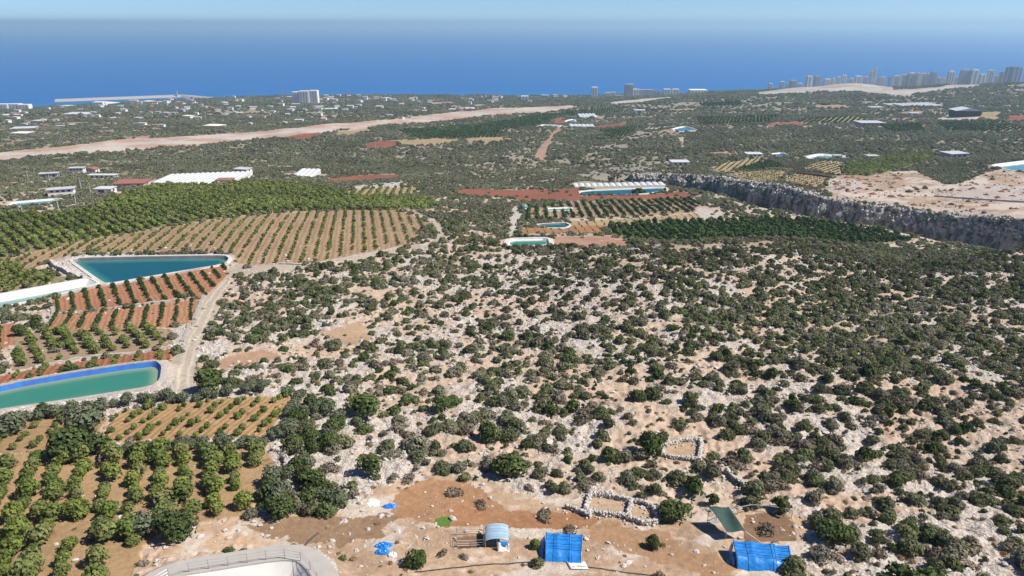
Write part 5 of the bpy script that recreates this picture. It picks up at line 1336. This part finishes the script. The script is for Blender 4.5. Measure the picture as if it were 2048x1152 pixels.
SRC = {}
def sources(kind):
    if kind not in SRC:
        SRC[kind] = [bpy.data.objects.new('source_' + kind, me) for me in MESH[kind]]
    return SRC[kind]
def scatter(name, pts, scl, rot, kind, label, smat=None):
    """what nobody could count: one object, its plants or stones set by geometry nodes"""
    n = len(pts)
    if n == 0:
        return None
    me = bpy.data.meshes.new(name); me.vertices.add(n); me.vertices.foreach_set('co', np.asarray(pts, np.float32).ravel())
    src = sources(kind)
    a = me.attributes.new('scl', 'FLOAT_VECTOR', 'POINT'); a.data.foreach_set('vector', np.asarray(scl, np.float32).ravel())
    a = me.attributes.new('eul', 'FLOAT_VECTOR', 'POINT'); a.data.foreach_set('vector', np.asarray(rot, np.float32).ravel())
    a = me.attributes.new('idx', 'INT', 'POINT'); a.data.foreach_set('value', rng.integers(0, len(src), n).astype(np.int32))
    for m_ in {o.data.materials[0].name: o.data.materials[0] for o in src}.values():
        me.materials.append(m_)
    o = link(name, me); tag(o, label, None, None, 'stuff')
    g = bpy.data.node_groups.new(name + '_nodes', 'GeometryNodeTree')
    g.interface.new_socket('Geometry', in_out='INPUT', socket_type='NodeSocketGeometry'); g.interface.new_socket('Geometry', in_out='OUTPUT', socket_type='NodeSocketGeometry')
    N, Lk = g.nodes, g.links
    gi, go = N.new('NodeGroupInput'), N.new('NodeGroupOutput')
    iop = N.new('GeometryNodeInstanceOnPoints'); jn = N.new('GeometryNodeJoinGeometry')
    for s in src:
        oi = N.new('GeometryNodeObjectInfo'); oi.inputs['Object'].default_value = s; oi.inputs['As Instance'].default_value = False
        gti = N.new('GeometryNodeGeometryToInstance'); Lk.new(oi.outputs['Geometry'], gti.inputs[0]); Lk.new(gti.outputs[0], jn.inputs[0])
    def attr(nm, ty):
        q = N.new('GeometryNodeInputNamedAttribute'); q.data_type = ty; q.inputs[0].default_value = nm; return q.outputs[0]
    Lk.new(gi.outputs[0], iop.inputs['Points']); Lk.new(jn.outputs[0], iop.inputs['Instance'])
    iop.inputs['Pick Instance'].default_value = True
    Lk.new(attr('idx', 'INT'), iop.inputs['Instance Index']); Lk.new(attr('scl', 'FLOAT_VECTOR'), iop.inputs['Scale'])
    e2r = N.new('FunctionNodeEulerToRotation'); Lk.new(attr('eul', 'FLOAT_VECTOR'), e2r.inputs[0]); Lk.new(e2r.outputs[0], iop.inputs['Rotation'])
    Lk.new(iop.outputs[0], go.inputs[0])
    md = o.modifiers.new('scatter', 'NODES'); md.node_group = g
    return o
def zrot(n):
    return np.c_[np.zeros(n), np.zeros(n), rng.random(n) * 6.283]

# orchards and groves in rows
def row_points(l):
    t = l['trees']; p = l['poly']; d = t['d']; nrm = np.array((-d[1], d[0]))
    s = p @ d; q = p @ nrm
    S, Q = np.meshgrid(np.arange(s.min(), s.max(), t['ts']), np.arange(q.min() + t['rs'] * 0.4, q.max(), t['rs']))
    S = S + (rng.random(S.shape) - 0.5) * 0.35 * t['ts']; Q = Q + (rng.random(Q.shape) - 0.5) * (0.42 if t['size'] > 1.5 and t['group'] else 0.10) * t['rs']
    pt = S.reshape(-1, 1) * d + Q.reshape(-1, 1) * nrm
    ok = inside(p, pt[:, 0], pt[:, 1]) & (segdist(p, pt[:, 0], pt[:, 1]) > t['size'] * 0.55) & (rng.random(len(pt)) < t['fill'])
    gap = fbm(pt[:, 0], pt[:, 1], 11, 2, 99)
    ok &= gap > 0.16
    pt = pt[ok]
    k = lu_index(pt[:, 0], pt[:, 1]); me_i = next(i for i, q in enumerate(LU) if q is l)
    pt = pt[(k == me_i)]
    for b in BUILT:
        if b[2] > 0 and len(pt):
            pt = pt[np.hypot(pt[:, 0] - b[0], pt[:, 1] - b[1]) > b[2] * 0.85]
    for pd in PONDS:
        if len(pt):
            pt = pt[~inside(pd['poly'], pt[:, 0], pt[:, 1])]
            pt = pt[segdist(pd['poly'], pt[:, 0], pt[:, 1]) > pd['rimw'] + 0.6] if len(pt) else pt
    return pt
acc = {}
n_ind = 0
for l in LU:
    t = l['trees']
    if not t:
        continue
    pt = row_points(l)
    if not len(pt):
        continue
    z = zg(pt[:, 0], pt[:, 1]); size = t['size'] * (0.68 + 0.6 * rng.random(len(pt)))
    size *= 0.85 + 0.3 * fbm(pt[:, 0], pt[:, 1], 9, 2, 98)
    ind = np.zeros(len(pt), bool)
    if t['group']:
        vis = in_view(pt[:, 0], pt[:, 1], z + 1, 30)
        app = np.where(vis, size / depth_of(pt[:, 1], z), 0)
        order = np.argsort(-app)[:300]; ind[order] = app[order] > 0
        for i in np.nonzero(ind)[0]:
            dist = depth_of(pt[i, 1], z[i])
            near = dist < 160
            kd = ('lemon' if dist < 130 else 'lemon_mid') if t['kind'] == 'lemon' else t['kind']
            nm = 'young_fruit_tree' if t['size'] == 0.95 else 'lemon_tree' if t['kind'] == 'lemon' and t['size'] > 1.2 else ('lemon_bush' if t['kind'] == 'lemon' else 'citrus_tree')
            tree(nm, kd, pt[i, 0], pt[i, 1], z[i] - 0.03, size[i], random.random() * 6.28, t['label'], 'tree' if 'tree' in nm else 'bush', t['group'], 0.9 + 0.25 * random.random(), trunk=near)
            n_ind += 1
    rest = ~ind
    kd = {'lemon': 'lemon_far', 'dark_citrus': 'dark_citrus_far', 'citrus': 'citrus_far'}[t['kind']]
    if rest.any():
        acc.setdefault(kd, []).append(np.c_[pt[rest], z[rest] - 0.03, size[rest]])
for kd, lst in acc.items():
    q = np.concatenate(lst); s = q[:, 3:4]
    nm, lb = {'lemon_far': ('lemon_groves', 'mass of light green citrus trees in the farther groves'), 'dark_citrus_far': ('citrus_groves', 'mass of dark citrus trees in rows on the terraces beyond the crest'), 'citrus_far': ('distant_orchards', 'mass of small orchard trees in far plots')}[kd]
    scatter(nm, q[:, :3], np.c_[s, s, s * (0.9 + 0.25 * rng.random((len(s), 1)))], zrot(len(s)), kd, lb)

# trees set one by one
def px_tree(px, row, wpx_, kind, name, label, cat='tree', group=None, hs=1.0):
    x, y, _ = at(px, row)[0]; z = float(zg(x, y)); r_ = wpx_ * 0.5 * mpp(y, z) / 0.92
    BUILT.append((x, y, r_ * 0.8))
    return tree(name, kind, x, y, z - 0.05, r_, random.random() * 6.28, label, cat, group, hs)
px_tree(415, 782, 66, 'carob', 'carob_tree', 'fresh green round tree at the foot of the dirt track', hs=1.0)
px_tree(350, 1075, 78, 'carob', 'carob_tree', 'glossy dark green tree at the rocky corner above the empty reservoir', hs=1.05)
px_tree(732, 832, 74, 'carob', 'carob_tree', 'broad green tree right of the olive thicket', hs=0.85)
px_tree(975, 878, 52, 'carob', 'carob_tree', 'bright green tree standing alone at the centre of the slope', hs=1.1)
px_tree(1020, 958, 72, 'carob', 'carob_tree', 'broad dark green tree above the tan path', hs=0.9)
px_tree(744, 945, 54, 'carob', 'carob_tree', 'dense round dark tree right of the lower thicket', hs=1.1)
px_tree(1306, 1092, 34, 'carob', 'carob_tree', 'lone small tree on the tan yard between the blue shelters', hs=1.1)
px_tree(1345, 1035, 64, 'carob', 'carob_tree', 'broad dark tree at the right end of the double stone pen', hs=0.85)
px_tree(1662, 1082, 70, 'carob', 'carob_tree', 'broad dark green tree right of the bare brown pen', hs=0.85)
px_tree(828, 1128, 50, 'carob', 'carob_tree', 'round bush among white rocks beside the blue tarpaulins', hs=0.8)
px_tree(878, 822, 40, 'carob', 'carob_tree', 'dark upright tree on the upper slope right of the broad green tree', hs=1.1)
px_tree(832, 900, 58, 'maquis', 'olive_shrub', 'grey-green rounded shrub above the round dark tree', 'shrub', hs=1.0)
px_tree(290, 1065, 60, 'olive', 'olive_tree', 'pale grey olive beside the glossy dark tree', hs=0.9)
px_tree(1300, 905, 56, 'carob', 'carob_tree', 'tall dark tree left of the smaller stone pen', hs=1.15)
px_tree(1355, 962, 44, 'maquis', 'olive_shrub', 'round shrub below the smaller stone pen', 'shrub', hs=1.0)
px_tree(1070, 1098, 26, 'lemon', 'green_bush', 'small fresh green bush between the two shelters', 'bush', hs=1.1)
px_tree(1077, 1133, 34, 'maquis', 'olive_shrub', 'dark round bush left of the blue shelter front', 'shrub', hs=0.9)
px_tree(1590, 1140, 60, 'maquis', 'olive_shrub', 'dark shrub at the right end of the wide blue shelter', 'shrub', hs=1.0)
px_tree(285, 1035, 34, 'dry', 'dry_bush', 'brownish dry bush beside the pale olive', 'bush', hs=1.2)
px_tree(175, 868, 80, 'olive', 'olive_tree', 'broad grey olive at the upper end of the left thicket', hs=0.9)
px_tree(135, 912, 92, 'carob', 'carob_tree', 'largest dark tree of the left thicket below the blue-lined reservoir', hs=0.9)
px_tree(195, 908, 60, 'carob', 'carob_tree', 'dark tree right of the largest one in the left thicket', hs=1.0)
px_tree(215, 925, 46, 'dry', 'dry_bush', 'brown dry bush at the lower edge of the left thicket', 'bush', hs=1.3)
px_tree(30, 862, 60, 'olive', 'olive_tree', 'olive tree at the left edge below the blue-lined reservoir', hs=0.9)
px_tree(38, 672, 32, 'carob', 'carob_tree', 'dark round tree at the left edge beside the red plot', hs=1.0)
px_tree(1275, 385, 34, 'dark_citrus', 'citrus_tree', 'dark bushy trees clump standing before the long teal reservoir', hs=0.8)
for px_, rw_, w_, lb_ in ((1088, 1036, 46, 'low heap of brown brushwood beside the tan path'), (905, 990, 44, 'dry brown brush heap at the top of the yard'), (962, 1012, 34, 'dry brown brush heap left of the tan path'), (1140, 1068, 40, 'row of dry brush behind the left blue shelter'), (1530, 1062, 50, 'grey-brown brush heap inside the bare brown pen'), (1180, 968, 36, 'dry brown bush above the double stone pen'), (930, 1118, 26, 'small dry brown bush in front of the wire pen')):
    x, y, _ = at(px_, rw_)[0]; z = float(zg(x, y)); r_ = w_ * 0.5 * mpp(y, z)
    tree('brush_heap', 'dry', x, y, z - 0.05, r_, random.random() * 6.28, lb_, 'brush heap', None, 0.75, trunk=False)
def line_trees(px, step, size, kind, name, label, group, cat='tree', jit=0.4, hs=1.0):
    w = resample(P(px), step, False)
    for x, y in w:
        x += (random.random() - 0.5) * 2 * jit; y += (random.random() - 0.5) * 2 * jit
        r_ = size * random.uniform(0.8, 1.2)
        BUILT.append((x, y, r_ * 0.8))
        tree(name, kind, x, y, float(zg(x, y)) - 0.05, r_, random.random() * 6.28, label, cat, group, hs * random.uniform(0.9, 1.15))
line_trees([(345, 806), (400, 797), (470, 790), (530, 782)], 1.7, 1.35, 'olive', 'olive_tree', 'grey-green olive in the hedge above the tan lemon plot', 'olives of the hedge above the tan plot')
line_trees([(75, 838), (150, 826), (170, 822)], 1.8, 1.45, 'olive', 'olive_tree', 'grey-green olive below the stone bank of the blue-lined reservoir', 'olives below the reservoir bank')
line_trees([(205, 822), (260, 808), (330, 802)], 1.9, 1.35, 'olive', 'olive_tree', 'grey-green olive below the stone bank of the blue-lined reservoir', 'olives below the reservoir bank')
line_trees([(235, 908), (300, 902), (380, 896), (460, 892), (530, 890)], 1.7, 1.3, 'olive', 'olive_tree', 'grey-green olive in the hedge below the tan lemon plot', 'olives of the hedge below the tan plot')
line_trees([(600, 806), (580, 840), (556, 878)], 1.7, 1.35, 'olive', 'olive_tree', 'grey-green olive at the right end of the tan lemon plot', 'olives beside the tan plot')
line_trees([(1182, 389), (1210, 387.5), (1250, 386), (1300, 384), (1330, 383)], 6.5, 1.7, 'dark_citrus', 'citrus_tree', 'small round tree in the row before the long teal reservoir', 'trees before the long teal reservoir')
th = ccw(P([(610, 815), (680, 800), (692, 840), (690, 900), (650, 905), (580, 900), (556, 890)]))
th2 = ccw(P([(540, 960), (620, 930), (660, 960), (690, 1020), (690, 1040), (560, 1042), (520, 1030)]))
for poly, lab, grp in ((th, 'dark tree of the upper thicket right of the tan lemon plot', 'trees of the upper thicket'), (th2, 'dark grey-green tree of the lower thicket right of the lemon orchard', 'trees of the lower thicket')):
    for _ in range(34):
        x = rng.uniform(poly[:, 0].min(), poly[:, 0].max()); y = rng.uniform(poly[:, 1].min(), poly[:, 1].max())
        if not inside(poly, np.array([x]), np.array([y]))[0]:
            continue
        r_ = random.uniform(1.3, 2.0); BUILT.append((x, y, r_ * 0.8))
        tree('thicket_tree', random.choice(['olive', 'maquis', 'carob']), x, y, float(zg(x, y)) - 0.05, r_, random.random() * 6, lab, 'tree', grp, random.uniform(1.0, 1.3))

# bare grey tree
x, y, _ = at(556, 925)[0]; z = float(zg(x, y)); BUILT.append((x, y, 1.2))
root = empty('bare_tree', (x, y, z - 0.1)); tag(root, 'leafless pale grey tree beside the short drystone wall', 'tree')
m = MB(); m.tube([(0, 0, 0), (0.05, 0, 0.6), (0.02, 0.05, 1.0)], 0.13, 6, 0.08); m.build('trunk', 'dry_twig', root)
m = MB()
rr = random.Random(5)
def branch(p, d, L, r_, n):
    q = p + d * L; m.tube([p, p + d * L * 0.5 + Vector((rr.uniform(-.06, .06), rr.uniform(-.06, .06), 0)), q], r_, 4, r_ * 0.5)
    if n:
        for _ in range(3):
            branch(q, (d + Vector((rr.uniform(-.8, .8), rr.uniform(-.8, .8), rr.uniform(-.25, .5)))).normalized(), L * 0.68, r_ * 0.55, n - 1)
for k in range(6):
    a = k * 1.047
    branch(Vector((0.02, 0.03, 0.75)), Vector((math.cos(a) * 0.8, math.sin(a) * 0.8, 0.8)).normalized(), 0.75, 0.055, 3)
m.build('crown', 'dry_twig', root)

# scrub: how thick it grows
def scrub_density(x, y):
    k = lu_index(x, y)
    d = LU_SCRUB[k]
    a = x / np.maximum(y, 60)
    base = 0.35 + 0.34 * sstep(0.10, 0.55, a) + 0.17 * sstep(105, 210, y)
    cl = 0.5 + 0.95 * sstep(0.34, 0.62, fbm(x, y, 9, 3, 111))
    return d * base * cl
def clear(x, y):
    ok = np.ones(len(x), bool)
    for b in BUILT:
        if b[2] > 0:
            ok &= (x - b[0]) ** 2 + (y - b[1]) ** 2 > b[2] ** 2
    for p in PONDS:
        m = ok & (np.abs(x - p['poly'][:, 0].mean()) < np.ptp(p['poly'][:, 0])) & (np.abs(y - p['poly'][:, 1].mean()) < np.ptp(p['poly'][:, 1]))
        if m.any():
            ok[m] &= ~(inside(p['poly'], x[m], y[m]) | (segdist(p['poly'], x[m], y[m]) < p['rimw'] + 1.2))
    return ok
N0 = 132000
yy = np.sqrt(rng.uniform(48 ** 2, 330 ** 2, N0)); xx = (yy + 30) * rng.uniform(-0.95, 0.95, N0)
rad = 0.42 + 1.3 * rng.random(N0) ** 2.1
dens = scrub_density(xx, yy)
keep = (rng.random(N0) < dens * 0.44) & clear(xx, yy)
s_, d_ = gorge(xx, yy); keep &= ~((s_ > -1) & (s_ < 8) & (d_ > 0))
xx, yy, rad = xx[keep], yy[keep], rad[keep]; zz = zg(xx, yy)
rad = rad * (0.8 + 0.45 * fbm(xx, yy, 12, 2, 112))
kind = rng.choice(3, len(xx), p=[0.75, 0.13, 0.12])
vis = in_view(xx, yy, zz + 0.5, 20)
app = np.where(vis & (kind == 0), rad / depth_of(yy, zz), 0)
order = np.argsort(-app)[:300]
ind = np.zeros(len(xx), bool); ind[order] = app[order] > 0
for i in np.nonzero(ind)[0]:
    u, v = project(xx[i], yy[i], zz[i])
    if v > 930: lab, grp = 'dark evergreen shrub on the stony ground around the shelters and pens', 'shrubs around the shelters and pens'
    elif u < 1100: lab, grp = 'dark evergreen shrub on the pale rocky middle of the slope', 'shrubs of the pale rocky slope'
    else: lab, grp = 'dark evergreen shrub in the thick scrub on the right-hand slope', 'shrubs of the thick scrub'
    tree('maquis_shrub', 'maquis', xx[i], yy[i], zz[i] - 0.08, rad[i], random.random() * 6.28, lab, 'shrub', grp, random.uniform(0.85, 1.35), True, 'foliage')
for kk, nm, lb in ((0, 'scrub_cover', 'mass of smaller dark evergreen shrubs covering the near slope'), (1, 'dry_scrub', 'scattered dry brownish bushes on the near slope'), (2, 'green_scrub', 'scattered fresher green bushes on the near slope')):
    m_ = (~ind) & (kind == kk); r_ = rad[m_][:, None]
    scatter(nm, np.c_[xx[m_], yy[m_], zz[m_] - 0.06], np.c_[r_ * (0.8 + 0.5 * rng.random((len(r_), 1))), r_, r_ * (0.8 + 0.5 * rng.random((len(r_), 1)))], zrot(len(r_)), ('maquis_mid', 'dry', 'green_mid')[kk], lb)
# low straw tufts
N1 = 9000
yy = np.sqrt(rng.uniform(48 ** 2, 190 ** 2, N1)); xx = (yy + 30) * rng.uniform(-0.9, 0.9, N1); k = lu_index(xx, yy)
keep = (rng.random(N1) < np.where(k < 0, 0.5, 0.12)) & clear(xx, yy) & (fbm(xx, yy, 7, 3, 113) > 0.46)
xx, yy = xx[keep], yy[keep]; r_ = (0.22 + 0.4 * rng.random(len(xx)))[:, None]
scatter('dry_grass', np.c_[xx, yy, zg(xx, yy) - 0.03], np.c_[r_, r_, r_], zrot(len(r_)), 'straw', 'low tufts of straw-coloured dry grass on the near slope')

# far scrub and trees down to the shore
pts = []; sc_ = []
for y0, y1, r0, cover in ((300, 700, 1.5, 1.25), (700, 1400, 2.4, 1.2), (1400, 2950, 3.5, 0.72)):
    n = int(0.80 * 2 * (y1 ** 2 - y0 ** 2) / 2 * cover * 1.25 / (math.pi * r0 * r0))
    yy = np.sqrt(rng.uniform(y0 ** 2, y1 ** 2, n)); xx = yy * rng.uniform(-0.80, 0.80, n)
    k = lu_index(xx, yy); d = LU_SCRUB[k]
    cl = (0.55 + 0.6 * sstep(0.3, 0.6, fbm(xx, yy, 150, 3, 115))) * (0.25 + 0.75 * sstep(0.32, 0.60, fbm(xx, yy, 26 * r0 / 1.55, 3, 114)))
    zz = zg(xx, yy)
    keep = (rng.random(n) < d * cl) & clear(xx, yy) & (zz > 1.5) & (coastY(xx, yy) - yy > 12)
    s_, d_ = gorge(xx, yy); keep &= ~((s_ > -2) & (s_ < 6) & (d_ > 0))
    pts.append(np.c_[xx, yy, zz - 0.1][keep]); sc_.append((r0 * (0.55 + 0.9 * rng.random(n) ** 1.5))[keep])
pts = np.concatenate(pts); r_ = np.concatenate(sc_)[:, None]
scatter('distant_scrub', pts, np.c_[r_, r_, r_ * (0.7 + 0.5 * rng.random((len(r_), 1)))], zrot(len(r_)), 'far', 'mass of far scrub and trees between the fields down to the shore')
# bushes clinging to the cliff
k = rng.integers(0, len(CL), 800); t = rng.random(800) ** 1.3; j = 4 + (t * 28).astype(int)
q = cv[k, np.clip(j, 0, nn - 1)]; r_ = (0.4 + 1.0 * rng.random(800))[:, None]
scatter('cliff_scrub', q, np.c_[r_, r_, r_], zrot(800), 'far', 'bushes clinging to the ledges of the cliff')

# ------------------------------------------------------------------ limestone rocks
def rock_mesh(seed):
    r_ = np.random.default_rng(seed)
    import bmesh
    bm = bmesh.new(); bmesh.ops.create_icosphere(bm, subdivisions=2 if seed % 3 == 0 else 1, radius=1)
    for v in bm.verts:
        p = np.array(v.co); k = r_.uniform(0.72, 1.2) * (0.75 + 0.5 * fbm([p[0] * 1.3 + seed * 3.1 + p[2]], [p[1] * 1.3 - p[2] * 0.7], 0.9, 3, seed)[0])
        p = p * k; p = np.round(p * 2.2 + r_.normal(0, 0.18, 3)) / 2.2 * 0.45 + p * 0.55
        v.co = Vector((p[0], p[1] * 0.8, p[2] * 0.6))
    me = bpy.data.meshes.new('rock'); bm.to_mesh(me); bm.free(); me.materials.append(M['limestone']); return me
MESH['rock'] = [rock_mesh(i) for i in range(6)]
N2 = 100000
yy = np.sqrt(rng.uniform(50 ** 2, 260 ** 2, N2)); xx = (yy + 30) * rng.uniform(-0.85, 0.85, N2)
k = lu_index(xx, yy); rk = LU_ROCK[k]
keep = rng.random(N2) < rk * np.clip(0.10 + 1.3 * sstep(0.42, 0.66, fbm(xx, yy, 10, 4, 121)), 0, 1)
keep &= clear(xx, yy) | (rng.random(N2) < 0.15)
for p in PONDS[:3] + PONDS[-1:]:
    keep &= ~(inside(p['poly'], xx, yy) | (segdist(p['poly'], xx, yy) < p['rimw'] + 0.1))
xx, yy = xx[keep], yy[keep]
# stone banks of the reservoirs
for p, n, w_ in ((PONDS[0], 1500, 2.6), (PONDS[1], 900, 3.5)):
    q = p['poly'][rng.integers(0, len(p['poly']), n)]; c = p['poly'].mean(0)
    o_ = offset(p['poly'], -1.0) - p['poly']; i_ = rng.integers(0, len(p['poly']), n)
    b = p['poly'][i_] + o_[i_] * (p['rimw'] + 0.2 + w_ * rng.random(n))[:, None] + rng.normal(0, 0.3, (n, 2))
    sel = (b[:, 1] < c[1]) if p is PONDS[0] else (b[:, 0] < c[0] - 6)
    xx = np.r_[xx, b[sel, 0]]; yy = np.r_[yy, b[sel, 1]]
n = len(xx); r_ = ((0.08 + 0.38 * rng.random(n) ** 3.4) * (1 + 0.0022 * yy))[:, None]
scatter('limestone_rocks', np.c_[xx, yy, zg(xx, yy) + 0.02], np.c_[r_ * (0.8 + 0.6 * rng.random((n, 1))), r_, r_ * (0.7 + 0.5 * rng.random((n, 1)))], rng.random((n, 3)) * np.array((0.5, 0.5, 6.283)), 'rock', 'white limestone rocks littering the slope')
for i, (px, row, w_) in enumerate([(925, 1004, 6), (1260, 1101, 9), (1342, 1108, 12), (1195, 1117, 9), (1290, 1132, 7), (690, 829, 14), (700, 845, 26), (770, 832, 10), (1160, 930, 8), (1045, 870, 10), (905, 775, 10), (1420, 915, 9), (1900, 960, 10), (640, 1020, 8), (400, 1075, 16), (330, 1095, 14), (450, 1062, 14), (520, 1050, 12), (240, 1035, 12), (445, 886, 5), (1110, 800, 9), (1740, 900, 12), (1790, 1000, 12), (1850, 1080, 14), (1960, 1090, 14), (2010, 1130, 16)]):
    x, y, _ = at(px, row)[0]; r_ = w_ * 0.5 * mpp(y, zg(x, y)); rr = random.Random(i)
    where = ['on the tan yard' if row > 1000 and px > 800 else None, 'above the empty reservoir' if row > 1000 and px < 800 else None, 'in the thick scrub on the right-hand slope' if px > 1600 else None]
    where = next((q for q in where if q), 'among shrubs on the rocky slope')
    tag(link('boulder', MESH['rock'][i % 6], None, (x, y, float(zg(x, y)) + r_ * 0.2), rr.random() * 6, (r_, r_, r_)), 'larger pale boulder lying ' + where, 'boulder', 'boulders ' + where)

# stones and low bushes on the bare field above the cliff
bf = next(l for l in LU if l['name'] == 'bare_field')['poly']
xx = rng.uniform(bf[:, 0].min(), bf[:, 0].max(), 16000); yy = rng.uniform(bf[:, 1].min(), bf[:, 1].max(), 16000)
m_ = inside(bf, xx, yy) & (fbm(xx, yy, 16, 3, 131) > 0.5); xx, yy = xx[m_], yy[m_]; nb_ = len(xx); zz = zg(xx, yy)
sel = rng.random(nb_) < 0.93
r_ = (0.15 + 0.6 * rng.random(sel.sum()) ** 3)[:, None]
scatter('field_stones', np.c_[xx, yy, zz][sel], np.c_[r_, r_, r_ * 0.8], rng.random((sel.sum(), 3)) * 6.28, 'rock', 'pale stones strewn over the bare field above the cliff')
r_ = (0.3 + 0.7 * rng.random((~sel).sum()))[:, None]
scatter('field_bushes', np.c_[xx, yy, zz - 0.03][~sel], np.c_[r_, r_, r_], zrot((~sel).sum()), 'far', 'low bushes dotted over the bare field above the cliff')
# blocks along the broken cliff edge
nb = 2600; k = rng.integers(0, len(CL), nb); j = np.minimum((rng.random(nb) ** 1.5 * 15).astype(int), nn - 1)
q = cv[k, j]; r_ = (0.3 + 1.4 * rng.random(nb) ** 2)[:, None]
scatter('cliff_blocks', q, np.c_[r_, r_ * 0.9, r_ * 0.9], rng.random((nb, 3)) * 6.28, 'rock', 'pale broken blocks along the upper edge of the cliff')

# ------------------------------------------------------------------ haze
hz = MB().box(-90000, 90000, -600, 152000, -40, ZC + 70).build('haze', None)
m = bpy.data.materials.new('haze_air'); m.use_nodes = True; n = m.node_tree.nodes; n.clear()
out = n.new('ShaderNodeOutputMaterial'); pv = n.new('ShaderNodeVolumePrincipled')
pv.inputs['Color'].default_value = (0.52, 0.79, 1.0, 1); pv.inputs['Density'].default_value = HAZE; pv.inputs['Anisotropy'].default_value = 0.2
m.node_tree.links.new(pv.outputs[0], out.inputs['Volume'])
hz.data.materials.append(m); tag(hz, 'pale summer haze over land and sea', None, None, 'stuff')
print('individuals', n_ind, 'objects', len(bpy.data.objects))
